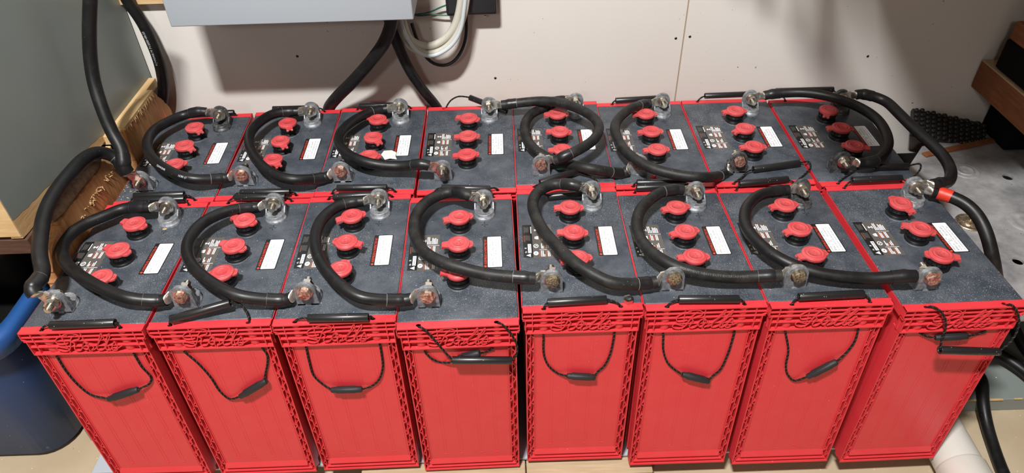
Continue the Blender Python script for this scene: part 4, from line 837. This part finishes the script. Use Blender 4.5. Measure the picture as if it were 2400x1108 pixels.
loose('slim cream cable hidden within the middle of the pale loop', [(-0.2316, 0.6680, 0.5774), (-0.2254, 0.6650, 0.5328), (-0.2018, 0.6620, 0.5052), (-0.1739, 0.6600, 0.4986), (-0.1461, 0.6600, 0.5120), (-0.1213, 0.6620, 0.5364), (-0.1064, 0.6650, 0.5747), (-0.0991, 0.6700, 0.6336)], 0.0040, 'sheath_cream', 'cable', 'sheathed_cable', group=SH)
loose('thin black cable hanging in a round loop under the black box', [(-0.1995, 0.6750, 0.5598), (-0.1918, 0.6720, 0.5239), (-0.1796, 0.6680, 0.4921), (-0.1633, 0.6660, 0.4731), (-0.1412, 0.6650, 0.4670), (-0.1169, 0.6660, 0.4774), (-0.0991, 0.6680, 0.5029), (-0.0891, 0.6700, 0.5355), (-0.0873, 0.6720, 0.5802), (-0.0872, 0.6750, 0.6228)], 0.0036, 'cable_black', 'cable', 'thin_cable', n=10)
m = MB(); m.box(*sorted(((-0.7212, 0.6900, 0.6119)[0] - .1, (-0.6907, 0.6900, 0.6109)[0])), .688, WY, (-0.7060, 0.6900, 0.6114)[2], (-0.7060, 0.6900, 0.6114)[2] + .05, 'wood_pale')
tag(obj('wall_batten', m), 'small pale wooden batten on the wall at the top left', 'timber')

# ------------------------------------------------------------------ left: cabinet, planks, tote
t = thing('cabinet', 'grey painted plywood cabinet standing over the left end of the rows', 'cabinet')
CX = -0.780
m = MB()      # painted side sheet; raw plywood strip and rough bottom edge below it
ys = [0.150 + (0.700 - 0.150) * i / 40 for i in range(41)]
def zcut(y): return 0.486 - 0.048 * min(1, (y - 0.15) / 0.45) + 0.0012 * math.sin(y * 190) + 0.0010 * math.sin(y * 413 + 1)
def zbot(y): return 0.450 - 0.020 * (y - 0.15) / 0.55 + 0.0006 * math.sin(y * 140)
vs = []; 
for y in ys: vs += [(CX, y, zcut(y)), (CX, y, 1.30), (CX - .018, y, zcut(y)), (CX - .018, y, 1.30)]
fs = []
for i in range(40): a = 4 * i; fs += [(a, a + 4, a + 5, a + 1), (a + 2, a + 3, a + 7, a + 6), (a, a + 2, a + 6, a + 4), (a + 1, a + 5, a + 7, a + 3)]
fs += [(0, 1, 3, 2), (160, 162, 163, 161)]
m.add(vs, fs, 'paint_grey_green'); obj('side_panel', m, t)
m = MB(); vs = []
for y in ys: vs += [(CX - .0002, y, zbot(y)), (CX - .0002, y, zcut(y) + .001), (CX - .0185, y, zbot(y)), (CX - .0185, y, zcut(y) + .001)]
m.add(vs, fs, 'wood_pale'); obj('raw_edge', m, t, label='bare pale plywood strip along the bottom of the side')
m = MB(); m.box(-1.5, CX - .0005, 0.1485, 0.166, 0.455, 1.30, 'wood_pale'); obj('front_rail', m, t)
m = MB(); m.rbox(-1.5, CX + .004, 0.150, 0.30, 0.418, 0.447, 0.001, 'wood_brown', 1, smooth=False); obj('bottom_rail', m, t)
m = MB(); m.box(-1.5, CX - .02, 0.30, 0.70, 0.43, 0.447, 'wood_brown'); obj('bottom_board', m, t)
def plank(name, label, outline, x, th, mat, topmat, jag=0.0025):
    """rough plank standing on edge: outline in (y, z), sawn face towards +x; uneven splintered top"""
    out = []
    n = len(outline)
    for i in range(n):
        a, b = Vector(outline[i]), Vector(outline[(i + 1) % n]); k = max(1, int((b - a).length / 0.006))
        for j in range(k):
            q = a.lerp(b, j / k); out.append((q.x + random.uniform(-jag, jag) * .5, q.y + random.uniform(-jag, jag)))
    A = sum(out[i][0] * out[(i + 1) % len(out)][1] - out[(i + 1) % len(out)][0] * out[i][1] for i in range(len(out)))
    if A < 0: out = out[::-1]
    t = thing(name, label, 'plank')
    M = Matrix(((0, 0, 1, x), (1, 0, 0, 0), (0, 1, 0, 0), (0, 0, 0, 1)))
    m = MB(); m.prism(out, -th, 0, mat, M); obj('sawn_board', m, t)
    zt = max(p[1] for p in out); m = MB()
    return t, M
# plank behind the first rear battery
PA = [(0.470, 0.380), (0.560, 0.386), (0.640, 0.388), (0.634, 0.412), (0.618, 0.452), (0.560, 0.456), (0.500, 0.455), (0.470, 0.452), (0.455, 0.440)]
PA = [(0.440, 0.010), (0.668, 0.010), (0.664, 0.388), (0.622, 0.452), (0.560, 0.457), (0.500, 0.455), (0.466, 0.451)]
t, M = plank('plank', 'rough sawn orange plank upright at the back left by the wall', PA, -0.7445, 0.020, 'wood_orange', None)
m = MB()
for i in range(46):
    y = random.uniform(0.47, 0.615); z = 0.4545 + random.uniform(-.004, .002); L = random.uniform(.004, .011)
    a = Vector((-0.7445 + random.uniform(-.001, .0018), y, z)); m.tube([a, a + Vector((random.uniform(0, .003), random.uniform(-.004, .002), -L))], [0.0012, 0.0002], 'wood_pale', 5)
m.box(-0.7640, -0.7436, 0.470, 0.618, 0.4505, 0.4575, 'wood_pale'); o = obj('splintered_edge', m, t, label='torn pale edge along the top'); o['kind'] = 'stuff'
PB = [(0.135, 0.010), (0.430, 0.010), (0.432, 0.372), (0.405, 0.408), (0.372, 0.445), (0.300, 0.445), (0.230, 0.446), (0.187, 0.443), (0.150, 0.426), (0.128, 0.400)]
t, M = plank('plank', 'rough sawn orange plank with bark edge left of the first batteries', PB, -0.7450, 0.020, 'wood_orange', None)
m = MB(); ys2 = [0.190 + i * 0.0062 for i in range(31)]; pts = [(-0.7545, y, 0.4530 + 0.0025 * math.sin(y * 30)) for y in ys2]
m.tube(pts, [(0.0105 + random.uniform(-.0008, .0008)) * min(1, .35 + i * .12, .35 + (30 - i) * .12) for i in range(31)], 'wood_bark', 10); obj('bark_edge', m, t, label='grey brown bark along the top edge')
m = MB()
for i in range(70):
    y = random.uniform(0.16, 0.40); z = 0.418 + 0.10 * (y - .28) * 0.3 + random.uniform(-.006, .006); a = Vector((-0.7452, y, z))
    m.tube([a, a + Vector((random.uniform(.001, .006), random.uniform(-.006, .006), random.uniform(-.006, .004)))], [0.0014, 0.0002], 'wood_pale', 5)
o = obj('splinters', m, t, label='fringe of torn pale wood fibres'); o['kind'] = 'stuff'
# offcut under the cabinet edge behind the cables
m = MB(); m.rbox(-0.800, -0.766, 0.452, 0.690, 0.4305, 0.4495, 0.001, 'wood_pale', 1, smooth=False); obj_ = tag(obj('batten', m), 'thin pale batten under the rear bottom edge of the cabinet', 'timber')
m = MB(); m.rbox(-0.776, -0.7655, 0.165, 0.440, 0.395, 0.436, 0.001, 'wood_pale', 1, smooth=False); tag(obj('batten', m), 'pale batten behind the bark-edged plank under the cabinet', 'timber')

t = thing('tote', 'dark blue plastic tote on the floor left of the front row', 'tote')
def rrect(x0, x1, y0, y1, r, n=7):
    pts = []
    for cx, cy, a0 in ((x1 - r, y1 - r, 0), (x0 + r, y1 - r, 90), (x0 + r, y0 + r, 180), (x1 - r, y0 + r, 270)):
        for i in range(n + 1): a = math.radians(a0 + 90 * i / n); pts.append((cx + r * math.cos(a), cy + r * math.sin(a)))
    return pts
def loft(m, secs, mat, cap0=False, capn=False, smooth=True):
    n = len(secs[0][0]); vs = [(x, y, z) for pts, z in secs for x, y in pts]
    fs = [(j * n + i, j * n + (i + 1) % n, (j + 1) * n + (i + 1) % n, (j + 1) * n + i) for j in range(len(secs) - 1) for i in range(n)]
    m.add(vs, fs, mat, smooth)
    if cap0: m.add(vs[:n], [tuple(range(n - 1, -1, -1))], mat)
    if capn: m.add(vs[-n:], [tuple(range(n))], mat)
X1, Y0, Y1 = -0.868, 0.070, 0.500; m = MB()
def tw(g): return rrect(-1.45 - g, X1 + g, Y0 - g, Y1 + g, 0.060)
loft(m, [(tw(-.034), FZ + .001), (tw(-.024), FZ + .004), (tw(-.018), FZ + .012), (tw(-.002), 0.246), (tw(-.002), 0.290)], 'tote_blue', cap0=True); loft(m, [(tw(-.006), 0.290), (tw(-.022), 0.0), (tw(-.036), FZ + .006)], 'tote_blue', capn=False)
obj('tub', m, t)
m = MB(); loft(m, [(tw(-.001), 0.248), (tw(.014), 0.252), (tw(.016), 0.284), (tw(.012), 0.292), (tw(-.006), 0.292), (tw(-.008), 0.280)], 'tote_rim'); obj('rim', m, t, label='lighter blue folded rim')
m = MB(); m.rbox(-1.40, X1 - .05, Y0 + .05, Y1 - .05, -0.04, 0.20, .03, 'void_black', 2); m.rbox(-1.1, -0.96, .30, .42, .19, .31, .03, 'rubber_black', 3)
tag(obj('dark_bundle', m), 'black bundle of gear heaped inside the blue tote', 'gear')
m = MB(); m.box(-1.5, -0.872, 0.52, 0.69, FZ, 0.40, 'void_black'); tag(obj('void_filler', m), 'added black block for the dark void below the cabinet, behind the tote', 'void block')  # added black block stands in for the unlit void under the cabinet

# ------------------------------------------------------------------ right: plate, void blocks, rack, pipe
PZ = 0.250
t = thing('steel_plate', 'scuffed grey metal plate with round holes at the right end', 'plate')
m = MB()
outl = [(0.9367, 0.6307, 0.2500)[:2], (1.1414, 0.6930, 0.2500)[:2], (1.62, .60), (1.62, .13), (0.792, .088), (0.790, .48), (0.8551, 0.5343, 0.2500)[:2]]
A = sum(outl[i][0] * outl[(i + 1) % len(outl)][1] - outl[(i + 1) % len(outl)][0] * outl[i][1] for i in range(len(outl)))
if A < 0: outl = outl[::-1]
def hole_at(c, r, n=24): return [(c[0] + r * math.cos(-2 * PI * i / n), c[1] + r * math.sin(-2 * PI * i / n)) for i in range(n)]
h1, h2 = (1.0616, 0.5021, 0.2500), (0.9323, 0.2374, 0.2500)
m.prism(outl, PZ - .004, PZ, 'plate_metal', None, [hole_at(h1, .0105), hole_at(h2, .0098)])
obj('plate', m, t)
m = MB(); c = (0.9841, 0.5305, 0.2500); m.lathe([(0.030, PZ), (0.029, PZ + .0008), (0.026, PZ + .0014), (0.022, PZ + .0004), (0.0175, PZ + .0010), (0.0170, PZ + .0022), (0.0150, PZ + .0022), (0.0135, PZ + .0006), (0.006, PZ + .0004), (0.003, PZ + .0010), (0, PZ + .0012)], 'plate_metal', 32, c[:2]); obj('hub_ring', m, t)
m = MB(); c = (1.0123, 0.3504, 0.2500); m.lathe([(0.034, PZ + .0001), (0.032, PZ + .0010), (0.022, PZ + .0012), (0.020, PZ + .0004), (0.012, PZ + .0003), (0.010, PZ + .0012), (0, PZ + .0012)], 'plate_metal', 32, c[:2]); obj('hub_ring', m, t)
m = MB(); c = (0.9015, 0.3533, 0.2500); m.lathe([(0.027, PZ + .0002), (0.026, PZ + .0030), (0.023, PZ + .0030), (0.021, PZ + .0008), (0.014, PZ + .0010), (0.0135, PZ + .0030), (0.006, PZ + .0034)], 'brassy_bolt', 30, c[:2])
m.prism([(c[0] + .0090 * math.cos(PI / 3 * i), c[1] + .0090 * math.sin(PI / 3 * i)) for i in range(6)], PZ + .003, PZ + .009, 'brassy_bolt'); m.cyl(c[:2], .0055, PZ + .009, PZ + .012, 'brassy_bolt', 16)
obj('flange_bolt', m, t, label='brownish bolt in a round washer')
a, b = Vector((0.9219, 0.5919, 0.2540)), Vector((1.1086, 0.6435, 0.2540)); d = (b - a).normalized(); M = T_(a.lerp(b, .5)) @ Rz(math.atan2(d.y, d.x))
m = MB(); L = (b - a).length / 2; m.rbox(-L, L, -.0075, .0075, -.0035, .0015, .0008, 'wood_beam', 1, M, False); tag(obj('wood_stick', m), 'thin flat brown stick lying on the metal plate', 'stick')
m = MB(); m.rbox(0.835, 1.60, 0.33, 0.615, -0.0125, 0.2455, 0.004, 'void_black', 2); tag(obj('void_filler', m), 'added dark block filling the void under the metal plate at the right', 'void block')  # added block: carries the plate and blackens the void seen through its holes
m = MB(); mtx = T_((1.000, 0.668, 0.272)) @ Rz(-0.12) @ Ry(0.22) @ Rx(0.60)
m.rbox(-0.080, 0.100, -0.034, 0.034, -0.010, 0.0, 0.002, 'rubber_black', 1, mtx, False)
for i in range(13):
    for j in range(6):
        x = -0.073 + i * 0.0138; y = -0.028 + j * 0.0112 + (0.003 if i % 2 else 0); m.lathe([(0.0052, 0), (0.0048, .005), (0.0030, .0075), (0.0018, .0060), (0, .0058)], 'rubber_black', 8, (x, y), mtx)
tag(obj('rubber_mat', m), 'black studded rubber mat wedged against the wall', 'mat')
BX = 1.040
t = thing('rack', 'wooden rack with dark shelves against the wall at far right', 'rack')
m = MB(); m.rbox(BX, BX + .038, -0.10, 0.700, 0.362, 0.425, .002, 'wood_beam', 1, smooth=False); obj('side_beam', m, t)
m = MB(); m.box(BX + .001, BX + .037, -0.10, 0.699, 0.4245, 0.4275, 'wood_board'); obj('beam_top', m, t, label='pale rough top edge of the lower beam')
m = MB(); m.rbox(BX + .004, BX + .042, -0.10, 0.655, 0.497, 0.535, .002, 'wood_beam', 1, smooth=False); obj('side_beam', m, t)
for y in (-0.10, 0.664):
    m = MB(); m.rbox(BX + .250, BX + .290, y, y + .036, -0.05 if y < 0 else 0.255, 1.30, .002, 'wood_beam', 1, smooth=False); obj('post', m, t)
m = MB(); m.rbox(BX + .044, 1.70, -0.05, 0.66, 0.54, 0.80, .01, 'void_black', 1); obj('dark_filler', m, t)  # black blocks added here and below for the unlit depth of the rack
m = MB(); m.rbox(BX + .003, 1.70, -0.06, 0.66, 0.430, 0.496, .004, 'void_black', 1); m.rbox(BX + .042, 1.28, -0.06, 0.66, 0.372, 0.430, .004, 'void_black', 1); obj('dark_filler', m, t)
# added board, out of view above, shaped to shade the right end of the wall
m = MB(); m.prism([(1.70, 0.0), (1.70, 0.60), (0.455, 0.60), (0.4365, 0.362), (0.430, 0.253), (0.445, 0.145), (0.460, 0.04), (0.459, 0.0)], 1.10, 1.112, 'wood_board'); obj('added_shade_board', m, t)
for pl in ([(0.330, 0.60), (0.253, 0.273), (0.269, 0.273), (0.348, 0.60)], [(0.372, 0.60), (0.287, 0.246), (0.303, 0.245), (0.388, 0.60)],      # added unseen slats, outlined to cast the finger and wedge shadows
           [(0.420, 0.60), (0.373, 0.336), (0.339, 0.255), (0.322, 0.223), (0.332, 0.185), (0.350, 0.150), (0.295, 0.100), (0.262, 0.060), (0.262, -0.060), (0.375, -0.060), (0.376, 0.10), (0.376, 0.174), (0.392, 0.227), (0.432, 0.335), (0.452, 0.60)]):
    m = MB(); m.prism(pl, 1.10, 1.112, 'wood_board'); obj('added_shade_slat', m, t)
m = MB(); m.box(0.30, 1.70, 0.56, 0.60, 1.1122, 1.150, 'wood_beam'); obj('shade_board_rail', m, t)  # rail added to carry the unseen shading boards
m = MB(); m.rbox(1.105, 1.60, 0.60, 0.70, 0.252, 0.355, .004, 'void_black', 2); tag(obj('gap_filler', m), 'added black block for the dark gap under the lower rack beam', 'bin')  # added black block in place of the shaded void behind the beam
t = thing('drain_pipe', 'white plastic drain pipe on the floor at the front right corner', 'pipe')
pa, pb = Vector((0.782, -0.36, FZ + .0435)), Vector((0.790, 0.117, FZ + .0435)); m = MB(); m.tube([pa, pb], 0.0405, 'pvc_white', 48); obj('pipe', m, t)
k_ = pa.lerp(pb, 0.70); m = MB(); m.tube([pa, k_ - (pb - pa) * .01, k_], [0.0430, 0.0430, 0.0408], 'pvc_white', 48); obj('socket', m, t)

# ------------------------------------------------------------------ small loose things
def small(name, label, cat, mb): return tag(obj(name, mb), label, cat)
c = (0.0701, 0.0166, 0.3857); n4 = BM[4] @ Vector(c); m = MB()
m.prism([(n4.x + .0080 * math.cos(PI / 3 * i + .3), n4.y + .0080 * math.sin(PI / 3 * i + .3)) for i in range(6)], n4.z, n4.z + .0068, 'steel', None, [hole_at(n4, .0042, 12)]); small('hex_nut', 'loose steel hex nut on the rim of the fifth front battery', 'nut', m)
c = BM[13] @ Vector((-0.0171, 0.0265, 0.3860)); m = MB(); m.lathe([(0, 0), (.0072, 0), (.0072, .003), (.0050, .0038), (.0045, .009), (.0036, .0105), (.0026, .0106), (.0022, .0095), (0, .0095)], 'cap_red', 18, M=T_(c)); small('red_plug', 'small red plastic plug on the sixth rear battery', 'plug', m)
c = BM[12] @ Vector((-0.0074, 0.0604, 0.3862)); m = MB(); m.prism([(c.x + .0065 * math.cos(a) * (1.15 if i % 2 else .9), c.y + .0028 * math.sin(a)) for i, a in enumerate([2 * PI * i / 9 for i in range(9)])], c.z, c.z + .001, 'chip_green'); small('green_chip', 'tiny mint green plastic chip on the fifth rear battery', 'chip', m)
pp = [BM[10] @ Vector(q) for q in ((0.0159, 0.1307, 0.3865), (0.0213, 0.1388, 0.3900), (0.0359, 0.1420, 0.3885), (0.0459, 0.1346, 0.3880), (0.0453, 0.1228, 0.3868), (0.0492, 0.1110, 0.3875), (0.0364, 0.1101, 0.3905), (0.0259, 0.1112, 0.3872), (0.0223, 0.1161, 0.3900), (0.0336, 0.1222, 0.3925))]
m = MB(); m.add(pp, [(9, i, (i + 1) % 9) for i in range(9)], 'paper_white'); m.add([p + Vector((0, 0, -.0004)) for p in pp], [(9, (i + 1) % 9, i) for i in range(9)], 'paper_white'); small('paper_scrap', 'torn crumpled scrap of white paper on the third rear battery', 'paper', m)
c = BM[0] @ Vector((0.0400, 0.2400, 0.3862)); m = MB(); m.prism([(c.x + .0040 * math.cos(a), c.y + .0018 * math.sin(a)) for a in [2 * PI * i / 8 for i in range(8)]], c.z, c.z + .0006, 'wood_pale'); small('wood_chip', 'tiny pale wood chip by the plus mark of the first battery', 'chip', m)
c = BM[8]; m = MB()
for i in range(26):
    q = c @ Vector((random.uniform(-.088, -.045), random.uniform(.016, .075), H + .0012)); a = random.uniform(0, PI); L = random.uniform(.0006, .0022)
    m.box(-L, L, -.0004, .0004, -.0003, .0004, 'wood_pale', T_(q) @ Rz(a))
o = small('sawdust', 'scatter of sawdust crumbs on the first rear battery', 'sawdust', m); o['kind'] = 'stuff'
